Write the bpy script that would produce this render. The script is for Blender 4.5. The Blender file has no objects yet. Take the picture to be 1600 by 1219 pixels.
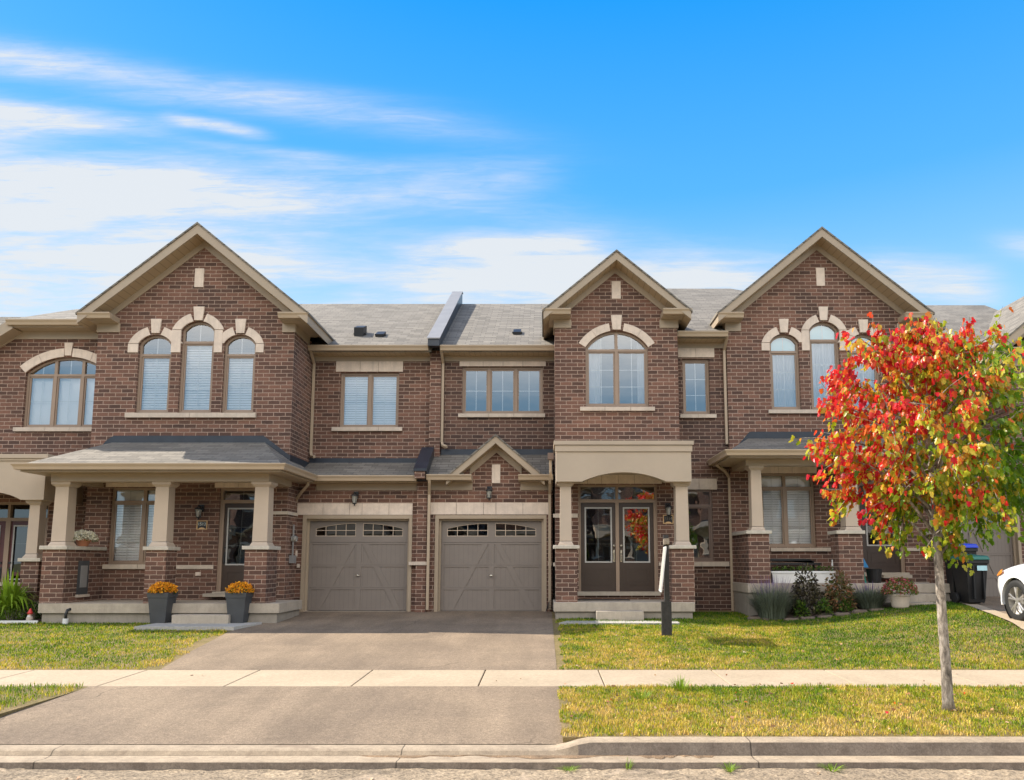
import bpy, bmesh, math, random
import numpy as np
from mathutils import Vector, Matrix
from mathutils.geometry import tessellate_polygon
random.seed(7)
S = bpy.context.scene
COL = S.collection
R = math.radians

# ------------------------------------------------------------------ camera
F, CX, CY = 1200.0, 850.0, 734.0          # focal length and principal point, in photo pixels (1600 wide)
TH = math.atan(F / 10000.0)
cam = bpy.data.cameras.new("camera")
camo = bpy.data.objects.new("camera", cam)
COL.objects.link(camo)
camo.rotation_euler = (math.pi / 2 + TH, 0, 0)
cam.sensor_width = 36
cam.lens = F * 36 / 1600
cam.shift_x = (800 - CX) / 1600
cam.shift_y = (CY - 609.5) / 1600
cam.clip_end = 3000
S.camera = camo

# ------------------------------------------------------------------ sun, sky, exposure
SUN = Vector((-0.94, 0.30, 1.0)).normalized()
sl = bpy.data.lights.new("sun", 'SUN')
sl.energy = 3.9
sl.angle = R(0.5)
sl.color = (1.0, 0.91, 0.78)
so = bpy.data.objects.new("sun", sl)
COL.objects.link(so)
so.rotation_euler = SUN.to_track_quat('Z', 'Y').to_euler()
S.view_settings.view_transform = 'Standard'
S.view_settings.look = 'None'
S.view_settings.gamma = 1
S.view_settings.use_curve_mapping = False
S.view_settings.exposure = 1.22
SKY_STRENGTH = 0.15

def K(py):
    return math.tan(TH + math.atan((CY - py) / F))
def P(px, py, Y):
    """world X, Z of the photo point (px, py) on the vertical plane at distance Y"""
    z = K(py) * Y
    return (px - CX) / F * (Y * math.cos(TH) + z * math.sin(TH)), z

# ------------------------------------------------------------------ node helpers
class NT:
    def __init__(s, tree):
        s.t = tree
    def n(s, typ, **kw):
        nd = s.t.nodes.new(typ)
        for k, v in kw.items():
            if k.startswith('i_'):
                nm = k[2:]
                nd.inputs[int(nm) if nm.isdigit() else nm.replace('_', ' ')].default_value = v
            else:
                setattr(nd, k, v)
        return nd
    def l(s, a, b):
        s.t.links.new(a, b)
    def m(s, op, a, b=None, c=None, clamp=False):
        nd = s.t.nodes.new('ShaderNodeMath')
        nd.operation = op
        nd.use_clamp = clamp
        for i, v in enumerate((a, b, c)):
            if v is None: continue
            if isinstance(v, (int, float)): nd.inputs[i].default_value = v
            else: s.l(v, nd.inputs[i])
        return nd.outputs[0]
    def mix(s, fac, a, b, bt='MIX'):
        nd = s.t.nodes.new('ShaderNodeMix')
        nd.data_type = 'RGBA'
        nd.blend_type = bt
        for i, v in ((0, fac), (6, a), (7, b)):
            if isinstance(v, (int, float)): nd.inputs[i].default_value = v
            elif isinstance(v, tuple): nd.inputs[i].default_value = v if len(v) == 4 else v + (1,)
            else: s.l(v, nd.inputs[i])
        return nd.outputs[2]
    def noise(s, scale, detail=4, rough=.55, vec=None, dist=0):
        nd = s.n('ShaderNodeTexNoise')
        nd.inputs['Scale'].default_value = scale
        nd.inputs['Detail'].default_value = detail
        nd.inputs['Roughness'].default_value = rough
        nd.inputs['Distortion'].default_value = dist
        if vec is not None: s.l(vec, nd.inputs['Vector'])
        return nd.outputs['Fac']
    def ramp(s, v, stops):
        nd = s.t.nodes.new('ShaderNodeValToRGB')
        e = nd.color_ramp.elements
        while len(e) < len(stops): e.new(.5)
        for q, (p, c) in zip(e, stops):
            q.position = p
            q.color = (c, c, c, 1) if isinstance(c, (int, float)) else tuple(c) + (1,)
        s.l(v, nd.inputs[0])
        return nd.outputs[0]

# ------------------------------------------------------------------ world
w = bpy.data.worlds.new("World")
S.world = w
w.use_nodes = True
w.node_tree.nodes.clear()
N = NT(w.node_tree)
sky = N.n('ShaderNodeTexSky', sky_type='NISHITA', sun_disc=False)
sky.sun_elevation = math.asin(SUN.z)
sky.sun_rotation = math.atan2(SUN.x, SUN.y)
sky.altitude = 200
sky.dust_density = 0.4
sky.air_density = 1.0
sky.ozone_density = 2.5
tc = N.n('ShaderNodeTexCoord')
sep = N.n('ShaderNodeSeparateXYZ'); N.l(tc.outputs['Generated'], sep.inputs[0])
yy = N.m('MAXIMUM', N.m('ABSOLUTE', sep.outputs[1]), .12)
u = N.m('DIVIDE', sep.outputs[0], yy)
v = N.m('DIVIDE', sep.outputs[2], yy)
comb = N.n('ShaderNodeCombineXYZ'); N.l(u, comb.inputs[0]); N.l(v, comb.inputs[1])
def strk(ang, sx, sy, scale, det, ro, dist=.3, off=0):
    mp = N.n('ShaderNodeMapping')
    mp.inputs['Rotation'].default_value = (0, 0, R(ang))
    mp.inputs['Scale'].default_value = (sx, sy, 1)
    mp.inputs['Location'].default_value = (off, off * .7, 0)
    N.l(comb.outputs[0], mp.inputs[0])
    return N.noise(scale, det, ro, mp.outputs[0], dist)
n1 = strk(9, 1, 5.5, 2.3, 8, .55, .5, 1.3)
n2 = strk(12, 1, 6, 5.5, 7, .6, .3, 4.1)
n3 = strk(6, 1, 2.2, 2.2, 5, .5, .3, 7.7)
def uv_of(px, py):
    k = K(py)
    return (px - CX) / F * (math.cos(TH) + k * math.sin(TH)), k
def blob(px0, py0, px1, py1, wid, amp, sharp=1.0):
    """soft streak between two photo points, width in px"""
    (u0, v0), (u1, v1) = uv_of(px0, py0), uv_of(px1, py1)
    L = math.hypot(u1 - u0, v1 - v0); dx, dy = (u1 - u0) / L, (v1 - v0) / L
    cu, cv = (u0 + u1) / 2, (v0 + v1) / 2
    a = N.m('SUBTRACT', u, cu); b = N.m('SUBTRACT', v, cv)
    t = N.m('ADD', N.m('MULTIPLY', a, dx), N.m('MULTIPLY', b, dy))
    d = N.m('SUBTRACT', N.m('MULTIPLY', b, dx), N.m('MULTIPLY', a, dy))
    d = N.m('ADD', d, N.m('MULTIPLY', N.m('SUBTRACT', n3, .5), wid / F * 1.6))
    tt = N.m('POWER', N.m('ABSOLUTE', N.m('DIVIDE', t, L / 2)), 4.0)
    dd = N.m('POWER', N.m('DIVIDE', d, wid / F * 1.15), 2.0)
    return N.m('MULTIPLY', N.m('POWER', 2.718, N.m('MULTIPLY', N.m('ADD', tt, dd), -1.0 * sharp)), amp)
B = [blob(-500, 10, 700, 200, 26, .62), blob(-300, 130, 270, 212, 22, .75), blob(-300, 200, 90, 215, 30, .5), blob(262, 184, 410, 212, 9, 1.0),
     blob(-200, 268, 780, 332, 34, .72), blob(-300, 290, 420, 350, 60, .35), blob(300, 225, 540, 250, 8, .3), blob(-500, 372, 620, 405, 62, .72), blob(700, 375, 960, 395, 14, .75),
     blob(560, 420, 1230, 432, 42, .72), blob(1340, 435, 1560, 455, 30, .85), blob(1560, 380, 1800, 400, 16, .5), blob(-600, 462, 1100, 472, 46, .62), blob(560, 290, 860, 270, 26, .28), blob(-200, 235, 560, 262, 14, .35), blob(100, 395, 900, 372, 22, .45), blob(700, 452, 1200, 446, 26, .5), blob(-300, 330, 300, 345, 16, .5)]
acc = B[0]
for q in B[1:]: acc = N.m('ADD', acc, q)
n4 = strk(14, 1, 9, 11, 8, .68, .8, 9.3)
tex = N.m('MULTIPLY', N.m('MULTIPLY', N.ramp(n1, [(.30, 0.05), (.62, 1.0)]), N.ramp(n2, [(.28, .35), (.62, 1.0)])), N.ramp(n4, [(.30, .45), (.62, 1.15)]))
acc = N.m('MULTIPLY', acc, N.m('ADD', .20, N.m('MULTIPLY', tex, 1.6)))
# bright white band added to the unseen sky behind the camera, lighting the facade
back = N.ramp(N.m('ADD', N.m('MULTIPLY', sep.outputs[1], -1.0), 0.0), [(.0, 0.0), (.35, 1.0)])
fill_veil = N.m('MULTIPLY', back, N.ramp(sep.outputs[2], [(.20, 0.0), (.34, .85), (.62, .80), (.82, .05)]))
above = N.ramp(sep.outputs[2], [(0.0, 0.0), (.03, 1.0)])
acc = N.m('MULTIPLY', acc, above)
acc = N.m('MINIMUM', acc, .95)
hs = N.n('ShaderNodeHueSaturation'); hs.inputs['Saturation'].default_value = 1.34; hs.inputs['Value'].default_value = .92; hs.inputs['Hue'].default_value = .497
N.l(sky.outputs[0], hs.inputs['Color'])
grad = N.ramp(sep.outputs[2], [(0.0, (1.9, 2.45, 3.0)), (.28, (1.15, 2.12, 3.0)), (.44, (.30, 1.42, 2.95)), (.62, (.02, 1.02, 2.85)), (1.0, (.02, .55, 1.9))])
blue = N.mix(.84, hs.outputs[0], grad)
mixc = N.mix(acc, blue, (2.34, 2.44, 2.54))
mixc = N.mix(fill_veil, mixc, (9.8, 9.1, 8.2))
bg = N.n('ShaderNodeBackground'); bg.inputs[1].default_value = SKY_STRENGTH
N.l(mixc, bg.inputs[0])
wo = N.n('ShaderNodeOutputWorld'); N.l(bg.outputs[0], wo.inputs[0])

# ------------------------------------------------------------------ materials
def mat(name):
    m = bpy.data.materials.new(name)
    m.use_nodes = True
    m.node_tree.nodes.clear()
    n = NT(m.node_tree)
    out = n.n('ShaderNodeOutputMaterial')
    bs = n.n('ShaderNodeBsdfPrincipled')
    n.l(bs.outputs[0], out.inputs[0])
    return m, n, bs, out
def bump(n, bs, h, strength=.3, dist=.01):
    b = n.n('ShaderNodeBump'); b.inputs['Strength'].default_value = strength; b.inputs['Distance'].default_value = dist
    n.l(h, b.inputs['Height']); n.l(b.outputs[0], bs.inputs['Normal'])
def plain(name, c, rough=.6, var=.12, scale=6, metal=0, bs_=.15, spec=.5):
    m, n, bs, o = mat(name)
    g = n.n('ShaderNodeNewGeometry')
    a = n.noise(scale, 6, .6, g.outputs['Position'])
    f = n.ramp(a, [(.3, 1 - var), (.7, 1 + var)])
    n.l(n.mix(1.0, c, f, 'MULTIPLY'), bs.inputs['Base Color'])
    bs.inputs['Roughness'].default_value = rough
    bs.inputs['Metallic'].default_value = metal
    bs.inputs['Specular IOR Level'].default_value = spec
    if bs_: bump(n, bs, n.noise(scale * 12, 4, .6, g.outputs['Position']), bs_, .004)
    return m
CRS = 0.0905
def brick(name, ca, cb, mortar, dirt=.25):
    m, n, bs, o = mat(name)
    uv = n.n('ShaderNodeUVMap')
    geo = n.n('ShaderNodeNewGeometry')
    nz = n.n('ShaderNodeTexNoise'); nz.inputs['Scale'].default_value = 9; nz.inputs['Detail'].default_value = 3
    n.l(uv.outputs[0], nz.inputs['Vector'])
    sub = n.n('ShaderNodeVectorMath', operation='SUBTRACT'); sub.inputs[1].default_value = (.5, .5, .5); n.l(nz.outputs['Color'], sub.inputs[0])
    sc = n.n('ShaderNodeVectorMath', operation='SCALE'); sc.inputs['Scale'].default_value = .014; n.l(sub.outputs[0], sc.inputs[0])
    ad = n.n('ShaderNodeVectorMath', operation='ADD'); n.l(uv.outputs[0], ad.inputs[0]); n.l(sc.outputs[0], ad.inputs[1])
    bt = n.n('ShaderNodeTexBrick')
    bt.offset = .5; bt.offset_frequency = 2; bt.squash = 1
    bt.inputs['Scale'].default_value = 1
    bt.inputs['Brick Width'].default_value = .267
    bt.inputs['Row Height'].default_value = CRS
    bt.inputs['Mortar Size'].default_value = .0085
    bt.inputs['Mortar Smooth'].default_value = .35
    bt.inputs['Bias'].default_value = .0
    bt.inputs['Color1'].default_value = ca + (1,)
    bt.inputs['Color2'].default_value = cb + (1,)
    bt.inputs['Mortar'].default_value = mortar + (1,)
    n.l(ad.outputs[0], bt.inputs['Vector'])
    big = n.noise(.9, 4, .6, geo.outputs['Position'])
    fine = n.noise(38, 5, .65, geo.outputs['Position'])
    c = n.mix(1.0, bt.outputs['Color'], n.ramp(big, [(.3, .86), (.7, 1.14)]), 'MULTIPLY')
    c = n.mix(1.0, c, n.ramp(fine, [(.25, .78), (.75, 1.2)]), 'MULTIPLY')
    # mortar smears and lime bloom on some bricks
    sm = n.ramp(n.noise(7.5, 6, .7, geo.outputs['Position'], .6), [(.62, 0.0), (.80, 1.0)])
    c = n.mix(n.m('MULTIPLY', sm, dirt * 1.3), c, tuple(.9 * x for x in mortar))
    n.l(c, bs.inputs['Base Color'])
    bs.inputs['Roughness'].default_value = .88
    h = n.m('ADD', n.m('MULTIPLY', bt.outputs['Fac'], -1.0), n.m('MULTIPLY', fine, .5))
    bump(n, bs, h, .7, .012)
    return m
M = {}
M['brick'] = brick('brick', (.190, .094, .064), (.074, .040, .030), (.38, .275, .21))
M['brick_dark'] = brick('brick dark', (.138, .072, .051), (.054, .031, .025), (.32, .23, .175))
M['brick_red'] = brick('brick red', (.42, .16, .10), (.30, .11, .075), (.45, .38, .33))
def stone(name, c, joints=None):
    m, n, bs, o = mat(name)
    g = n.n('ShaderNodeNewGeometry')
    a = n.noise(5, 6, .6, g.outputs['Position']); b = n.noise(90, 3, .7, g.outputs['Position'])
    col = n.mix(1.0, c, n.ramp(a, [(.3, .86), (.7, 1.1)]), 'MULTIPLY')
    col = n.mix(1.0, col, n.ramp(b, [(.3, .88), (.7, 1.1)]), 'MULTIPLY')
    # vertical rain streaks
    mp = n.n('ShaderNodeMapping'); mp.inputs['Scale'].default_value = (14, 14, .8); n.l(g.outputs['Position'], mp.inputs[0])
    s = n.ramp(n.noise(1, 4, .7, mp.outputs[0]), [(.5, 0.0), (.8, .45)])
    col = n.mix(s, col, tuple(x * .6 for x in c))
    n.l(col, bs.inputs['Base Color']); bs.inputs['Roughness'].default_value = .85
    bump(n, bs, n.m('ADD', a, b), .35, .004)
    return m
M['stone'] = stone('pale stone', (.68, .565, .465))
M['stone_sill'] = stone('sill stone', (.54, .455, .37))
M['cap'] = stone('cap stone', (.52, .47, .39))
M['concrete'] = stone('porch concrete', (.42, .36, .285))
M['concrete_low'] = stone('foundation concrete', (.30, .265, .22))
M['trim'] = plain('tan trim', (.36, .283, .20), .5, .06, 2, bs_=.03)
M['trim_light'] = plain('beige column paint', (.46, .37, .285), .6, .05, 2, bs_=.04)
M['stucco'] = plain('beige stucco', (.43, .35, .265), .8, .05, 1.5, bs_=.35)
M['gutter'] = plain('tan gutter', (.41, .318, .222), .4, .05, 2, bs_=0)
M['frame'] = plain('window frame', (.30, .215, .155), .5, .05, 3, bs_=0)
M['frame_dark'] = plain('window frame brown', (.17, .115, .09), .5, .05, 3, bs_=0)
M['door_grey'] = plain('garage door paint', (.205, .172, .147), .5, .05, 2.5, bs_=.08)
M['door_groove'] = plain('garage door groove', (.14, .12, .104), .6, .05, 2.5, bs_=0)
M['door_brown'] = plain('dark brown door paint', (.050, .032, .024), .42, .08, 3, bs_=.05)
M['door_red'] = plain('wine red door paint', (.085, .018, .018), .4, .08, 3, bs_=0)
M['white'] = plain('white paint', (.72, .72, .70), .5, .05, 4, bs_=0)
M['bead'] = plain('door glass bead', (.40, .39, .37), .5, .05, 4, bs_=0)
M['black'] = plain('black metal', (.018, .018, .02), .42, .2, 8, bs_=.1)
M['flash'] = plain('dark flashing', (.022, .028, .040), .35, .25, 3, bs_=0)
M['coping'] = plain('grey metal coping', (.24, .235, .23), .5, .1, 3, bs_=0)
M['black_plastic'] = plain('black plastic', (.012, .012, .013), .5, .2, 8, bs_=.1)
M['planter'] = plain('charcoal planter', (.055, .058, .062), .6, .12, 5, bs_=.1)
M['terracotta'] = plain('terracotta', (.42, .17, .09), .8, .12, 9)
M['pot_cream'] = plain('cream pot', (.52, .44, .36), .7, .1, 9)
M['blue'] = plain('blue lid plastic', (.012, .045, .50), .4, .08, 6, bs_=0)
M['teal'] = plain('green lid plastic', (.012, .13, .10), .4, .08, 6, bs_=0)
M['steel'] = plain('brushed nickel', (.62, .58, .5), .25, .05, 6, metal=1, bs_=0)
M['rock'] = stone('edging stone', (.15, .112, .08))
M['gold'] = plain('plaque gold', (.62, .40, .20), .4, .1, 9, bs_=0)
M['soil'] = plain('mulch soil', (.055, .036, .025), .95, .4, 20, bs_=1)
M['red'] = plain('red paint', (.55, .035, .03), .5, .1, 20, bs_=0)
M['skin'] = plain('painted face', (.6, .38, .28), .6, .05, 9, bs_=0)
M['interior'] = plain('interior wall', (.30, .28, .26), .9, .05, 2, bs_=0)
M['sign_face'] = plain('sign board', (.60, .56, .50), .35, .06, 4, bs_=0)
M['wood_grey'] = plain('black stained timber', (.030, .028, .027), .6, .35, 20, bs_=.3)
M['wood_worn'] = plain('worn timber', (.30, .25, .19), .8, .3, 30, bs_=.5)
M['kite_blue'] = plain('blue toy plastic', (.02, .22, .5), .4, .1, 9, bs_=0)
M['kite_green'] = plain('green toy plastic', (.02, .32, .24), .4, .1, 9, bs_=0)
M['lightblue'] = plain('pale blue plastic', (.42, .66, .72), .4, .1, 9, bs_=0)
M['rubber'] = plain('tyre rubber', (.012, .012, .012), .75, .2, 30, bs_=.2)
M['blind'] = plain('white blind', (.88, .88, .87), .7, .03, 3, bs_=0)

def shingles(name, c):
    m, n, bs, o = mat(name)
    uv = n.n('ShaderNodeUVMap'); g = n.n('ShaderNodeNewGeometry')
    nz = n.n('ShaderNodeTexNoise'); nz.inputs['Scale'].default_value = 5; n.l(uv.outputs[0], nz.inputs['Vector'])
    sub = n.n('ShaderNodeVectorMath', operation='SUBTRACT'); sub.inputs[1].default_value = (.5, .5, .5); n.l(nz.outputs['Color'], sub.inputs[0])
    sc = n.n('ShaderNodeVectorMath', operation='SCALE'); sc.inputs['Scale'].default_value = .03; n.l(sub.outputs[0], sc.inputs[0])
    ad = n.n('ShaderNodeVectorMath', operation='ADD'); n.l(uv.outputs[0], ad.inputs[0]); n.l(sc.outputs[0], ad.inputs[1])
    bt = n.n('ShaderNodeTexBrick'); bt.offset = .37; bt.offset_frequency = 2
    for k, q in (('Scale', 1), ('Brick Width', .31), ('Row Height', .143), ('Mortar Size', .006), ('Mortar Smooth', .3), ('Bias', 0.0)):
        bt.inputs[k].default_value = q
    bt.inputs['Color1'].default_value = tuple(x * 1.2 for x in c) + (1,)
    bt.inputs['Color2'].default_value = tuple(x * .76 for x in c) + (1,)
    bt.inputs['Mortar'].default_value = tuple(x * .42 for x in c) + (1,)
    n.l(ad.outputs[0], bt.inputs['Vector'])
    col = n.mix(1.0, bt.outputs['Color'], n.ramp(n.noise(60, 3, .7, g.outputs['Position']), [(.3, .75), (.7, 1.2)]), 'MULTIPLY')
    col = n.mix(1.0, col, n.ramp(n.noise(.8, 4, .6, g.outputs['Position']), [(.3, .9), (.7, 1.08)]), 'MULTIPLY')
    # courses: thin dark line under each shingle butt
    sx = n.n('ShaderNodeSeparateXYZ'); n.l(ad.outputs[0], sx.inputs[0])
    fr = n.m('FRACT', n.m('DIVIDE', sx.outputs[1], .143))
    ln = n.ramp(fr, [(.0, .45), (.20, 1.0), (1.0, 1.08)])
    col = n.mix(1.0, col, ln, 'MULTIPLY')
    n.l(col, bs.inputs['Base Color']); bs.inputs['Roughness'].default_value = .92
    bump(n, bs, n.m('SUBTRACT', n.m('MULTIPLY', fr, -1.0), bt.outputs['Fac']), .6, .012)
    return m
M['shingle'] = shingles('grey brown shingles', (.185, .166, .138))

def soffit():
    m, n, bs, o = mat('soffit panels')
    uv = n.n('ShaderNodeUVMap'); sx = n.n('ShaderNodeSeparateXYZ'); n.l(uv.outputs[0], sx.inputs[0])
    g = n.n('ShaderNodeNewGeometry'); sp = n.n('ShaderNodeSeparateXYZ'); n.l(g.outputs['Position'], sp.inputs[0])
    fr = n.m('FRACT', n.m('DIVIDE', sp.outputs[0], .13))
    ln = n.ramp(fr, [(.0, .55), (.07, 1.0), (.93, 1.0), (1.0, .55)])
    n.l(n.mix(1.0, (.40, .30, .19), ln, 'MULTIPLY'), bs.inputs['Base Color'])
    bs.inputs['Roughness'].default_value = .5
    return m
M['soffit'] = soffit()

def glass(name, tint=(.94, .95, .96), refl=.10, gl=(1, 1, 1), rough=.01, wav=.02):
    m, n, bs, out = mat(name)
    n.t.nodes.remove(bs)
    fr = n.n('ShaderNodeFresnel'); fr.inputs[0].default_value = 1.5
    fac = n.m('ADD', n.m('MULTIPLY', fr.outputs[0], 1.6), refl, clamp=True)
    tr = n.n('ShaderNodeBsdfTransparent'); tr.inputs[0].default_value = tint + (1,)
    go = n.n('ShaderNodeBsdfGlossy'); go.inputs['Roughness'].default_value = rough; go.inputs[0].default_value = gl + (1,)
    g = n.n('ShaderNodeNewGeometry')
    b = n.n('ShaderNodeBump'); b.inputs['Strength'].default_value = wav; b.inputs['Distance'].default_value = .05
    n.l(n.noise(1.7, 2, .5, g.outputs['Position']), b.inputs['Height']); n.l(b.outputs[0], go.inputs['Normal'])
    mx = n.n('ShaderNodeMixShader'); n.l(fac, mx.inputs[0]); n.l(tr.outputs[0], mx.inputs[1]); n.l(go.outputs[0], mx.inputs[2])
    n.l(mx.outputs[0], out.inputs[0])
    return m
M['glass'] = glass('window glass')
M['glass_strong'] = glass('coated window glass', refl=.20, wav=.03)
M['glass_dark'] = glass('dark glass', tint=(.25, .27, .28), refl=.05)
M['glass_door'] = glass('door glass', tint=(.42, .44, .44), refl=.22, wav=.05)
m, n, bs, o = mat('lamp glass'); bs.inputs['Base Color'].default_value = (.55, .55, .5, 1); bs.inputs['Roughness'].default_value = .15; bs.inputs['Transmission Weight'].default_value = .6
M['lampglass'] = m

M['film'] = plain('pale aqua film', (.50, .82, .86), .6, .04, 4, bs_=0)
def curtain_mat():
    m, n, bs, o = mat('sheer curtain')
    bs.inputs['Base Color'].default_value = (.80, .82, .84, 1); bs.inputs['Roughness'].default_value = .9
    tl = n.n('ShaderNodeBsdfTranslucent'); tl.inputs[0].default_value = (.7, .74, .78, 1)
    mx = n.n('ShaderNodeMixShader'); mx.inputs[0].default_value = .3
    n.l(bs.outputs[0], mx.inputs[1]); n.l(tl.outputs[0], mx.inputs[2]); n.l(mx.outputs[0], o.inputs[0])
    return m
M['curtain'] = curtain_mat()

# ------------------------------------------------------------------ mesh helpers
def uvs(me):
    if not me.uv_layers: me.uv_layers.new(name='UVMap')
    ul = me.uv_layers[0].data
    nv = len(me.vertices); co = np.empty(nv * 3); me.vertices.foreach_get('co', co); co = co.reshape(-1, 3)
    nl = len(me.loops); vi = np.empty(nl, dtype=np.int32); me.loops.foreach_get('vertex_index', vi)
    npoly = len(me.polygons); nr = np.empty(npoly * 3); me.polygons.foreach_get('normal', nr); nr = nr.reshape(-1, 3)
    lt = np.empty(npoly, dtype=np.int32); me.polygons.foreach_get('loop_total', lt)
    nn = np.repeat(nr, lt, axis=0)
    flat = np.abs(nn[:, 2]) > .985
    U = np.stack([-nn[:, 1], nn[:, 0], np.zeros(nl)], 1); U[flat] = (1, 0, 0)
    U /= np.linalg.norm(U, axis=1)[:, None] + 1e-9
    V = np.cross(nn, U); V[flat] = (0, 1, 0)
    c = co[vi]
    out = np.stack([(c * U).sum(1), (c * V).sum(1)], 1).astype(np.float32)
    ul.foreach_set('uv', out.ravel())

class MB:
    def __init__(s):
        s.v, s.f, s.mi, s.mats, s.cur = [], [], [], [], 0
    def use(s, m):
        if m not in s.mats: s.mats.append(m)
        s.cur = s.mats.index(m); return s
    def add(s, vs, fs):
        b = len(s.v); s.v += [tuple(q) for q in vs]
        for f in fs: s.f.append(tuple(b + i for i in f)); s.mi.append(s.cur)
        return s
    def box(s, x0, x1, y0, y1, z0, z1):
        if x0 > x1: x0, x1 = x1, x0
        if y0 > y1: y0, y1 = y1, y0
        if z0 > z1: z0, z1 = z1, z0
        return s.add([(x0, y0, z0), (x1, y0, z0), (x1, y1, z0), (x0, y1, z0), (x0, y0, z1), (x1, y0, z1), (x1, y1, z1), (x0, y1, z1)],
                     [(0, 3, 2, 1), (4, 5, 6, 7), (0, 1, 5, 4), (1, 2, 6, 5), (2, 3, 7, 6), (3, 0, 4, 7)])
    def frust(s, x, y, z0, z1, a, b, a2=None, b2=None):
        """rectangular frustum: half sizes a (bottom) b (top)"""
        a2 = a2 or a; b2 = b2 or b
        return s.add([(x - a, y - a2, z0), (x + a, y - a2, z0), (x + a, y + a2, z0), (x - a, y + a2, z0), (x - b, y - b2, z1), (x + b, y - b2, z1), (x + b, y + b2, z1), (x - b, y + b2, z1)],
                     [(0, 3, 2, 1), (4, 5, 6, 7), (0, 1, 5, 4), (1, 2, 6, 5), (2, 3, 7, 6), (3, 0, 4, 7)])
    def slab(s, poly, y0, y1, holes=()):
        """polygon in X-Z with holes, extruded in Y"""
        loops = [list(poly)] + [list(h) for h in holes]
        flat = [p for l in loops for p in l]
        tri = tessellate_polygon([[Vector((p[0], p[1], 0)) for p in l] for l in loops])
        n = len(flat)
        vs = [(p[0], y0, p[1]) for p in flat] + [(p[0], y1, p[1]) for p in flat]
        fs = []
        for t in tri:
            a, b, c = (flat[i] for i in t)
            ar = (b[0] - a[0]) * (c[1] - a[1]) - (b[1] - a[1]) * (c[0] - a[0])
            if abs(ar) < 1e-9: continue
            t = tuple(t) if ar > 0 else tuple(reversed(t))
            fs.append(t); fs.append(tuple(i + n for i in reversed(t)))
        k = 0
        for li, l in enumerate(loops):
            m_ = len(l)
            ar = sum(l[i][0] * l[(i + 1) % m_][1] - l[(i + 1) % m_][0] * l[i][1] for i in range(m_))
            ccw = ar > 0
            if li > 0: ccw = not ccw
            for i in range(m_):
                a, b = k + i, k + (i + 1) % m_
                fs.append((b, a, a + n, b + n) if ccw else (a, b, b + n, a + n))
            k += m_
        return s.add(vs, fs)
    def slabx(s, poly, x0, x1):
        """polygon in Y-Z extruded in X"""
        b = MB(); b.slab(poly, x0, x1)
        return s.add([(q[1], q[0], q[2]) for q in b.v], [tuple(reversed(f)) for f in b.f])
    def plate(s, pts, th):
        """3-D polygon thickened downwards by th"""
        n = len(pts)
        vs = [tuple(p) for p in pts] + [(p[0], p[1], p[2] - th) for p in pts]
        ar = sum(pts[i][0] * pts[(i + 1) % n][1] - pts[(i + 1) % n][0] * pts[i][1] for i in range(n))
        idx = list(range(n))
        if ar < 0: idx.reverse()
        fs = [tuple(idx), tuple(i + n for i in reversed(idx))]
        for i in range(n):
            a, b = idx[i], idx[(i + 1) % n]
            fs.append((a, a + n, b + n, b))
        return s.add(vs, fs)
    def tube(s, path, r, seg=8, cap=True):
        path = [Vector(p) for p in path]; n = len(path)
        rs = r if isinstance(r, (list, tuple)) else [r] * n
        base = len(s.v); up = Vector((0, 0, 1)); prev = None
        for i, p in enumerate(path):
            t = (path[min(i + 1, n - 1)] - path[max(i - 1, 0)]).normalized()
            if prev is None:
                a = t.cross(up) if abs(t.z) < .95 else t.cross(Vector((0, 1, 0)))
            else:
                a = prev - t * prev.dot(t)
            a.normalize(); prev = a; b = t.cross(a)
            for k in range(seg):
                q = 2 * math.pi * (k + .5) / seg
                s.v.append(tuple(p + (a * math.cos(q) + b * math.sin(q)) * rs[i]))
        for i in range(n - 1):
            for k in range(seg):
                k2 = (k + 1) % seg
                s.f.append((base + i * seg + k, base + i * seg + k2, base + (i + 1) * seg + k2, base + (i + 1) * seg + k)); s.mi.append(s.cur)
        if cap:
            s.f.append(tuple(base + k for k in reversed(range(seg)))); s.mi.append(s.cur)
            s.f.append(tuple(base + (n - 1) * seg + k for k in range(seg))); s.mi.append(s.cur)
        return s
    def lathe(s, prof, c=(0, 0, 0), seg=20, axis='z', caps=True):
        base = len(s.v); n = len(prof)
        for r, h in prof:
            for k in range(seg):
                q = 2 * math.pi * k / seg
                x, y = r * math.cos(q), r * math.sin(q)
                p = (x, y, h) if axis == 'z' else ((h, x, y) if axis == 'x' else (x, -h, y))
                s.v.append((c[0] + p[0], c[1] + p[1], c[2] + p[2]))
        for i in range(n - 1):
            for k in range(seg):
                k2 = (k + 1) % seg
                s.f.append((base + i * seg + k, base + i * seg + k2, base + (i + 1) * seg + k2, base + (i + 1) * seg + k)); s.mi.append(s.cur)
        if caps:
            s.f.append(tuple(base + k for k in reversed(range(seg)))); s.mi.append(s.cur)
            s.f.append(tuple(base + (n - 1) * seg + k for k in range(seg))); s.mi.append(s.cur)
        return s
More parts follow.
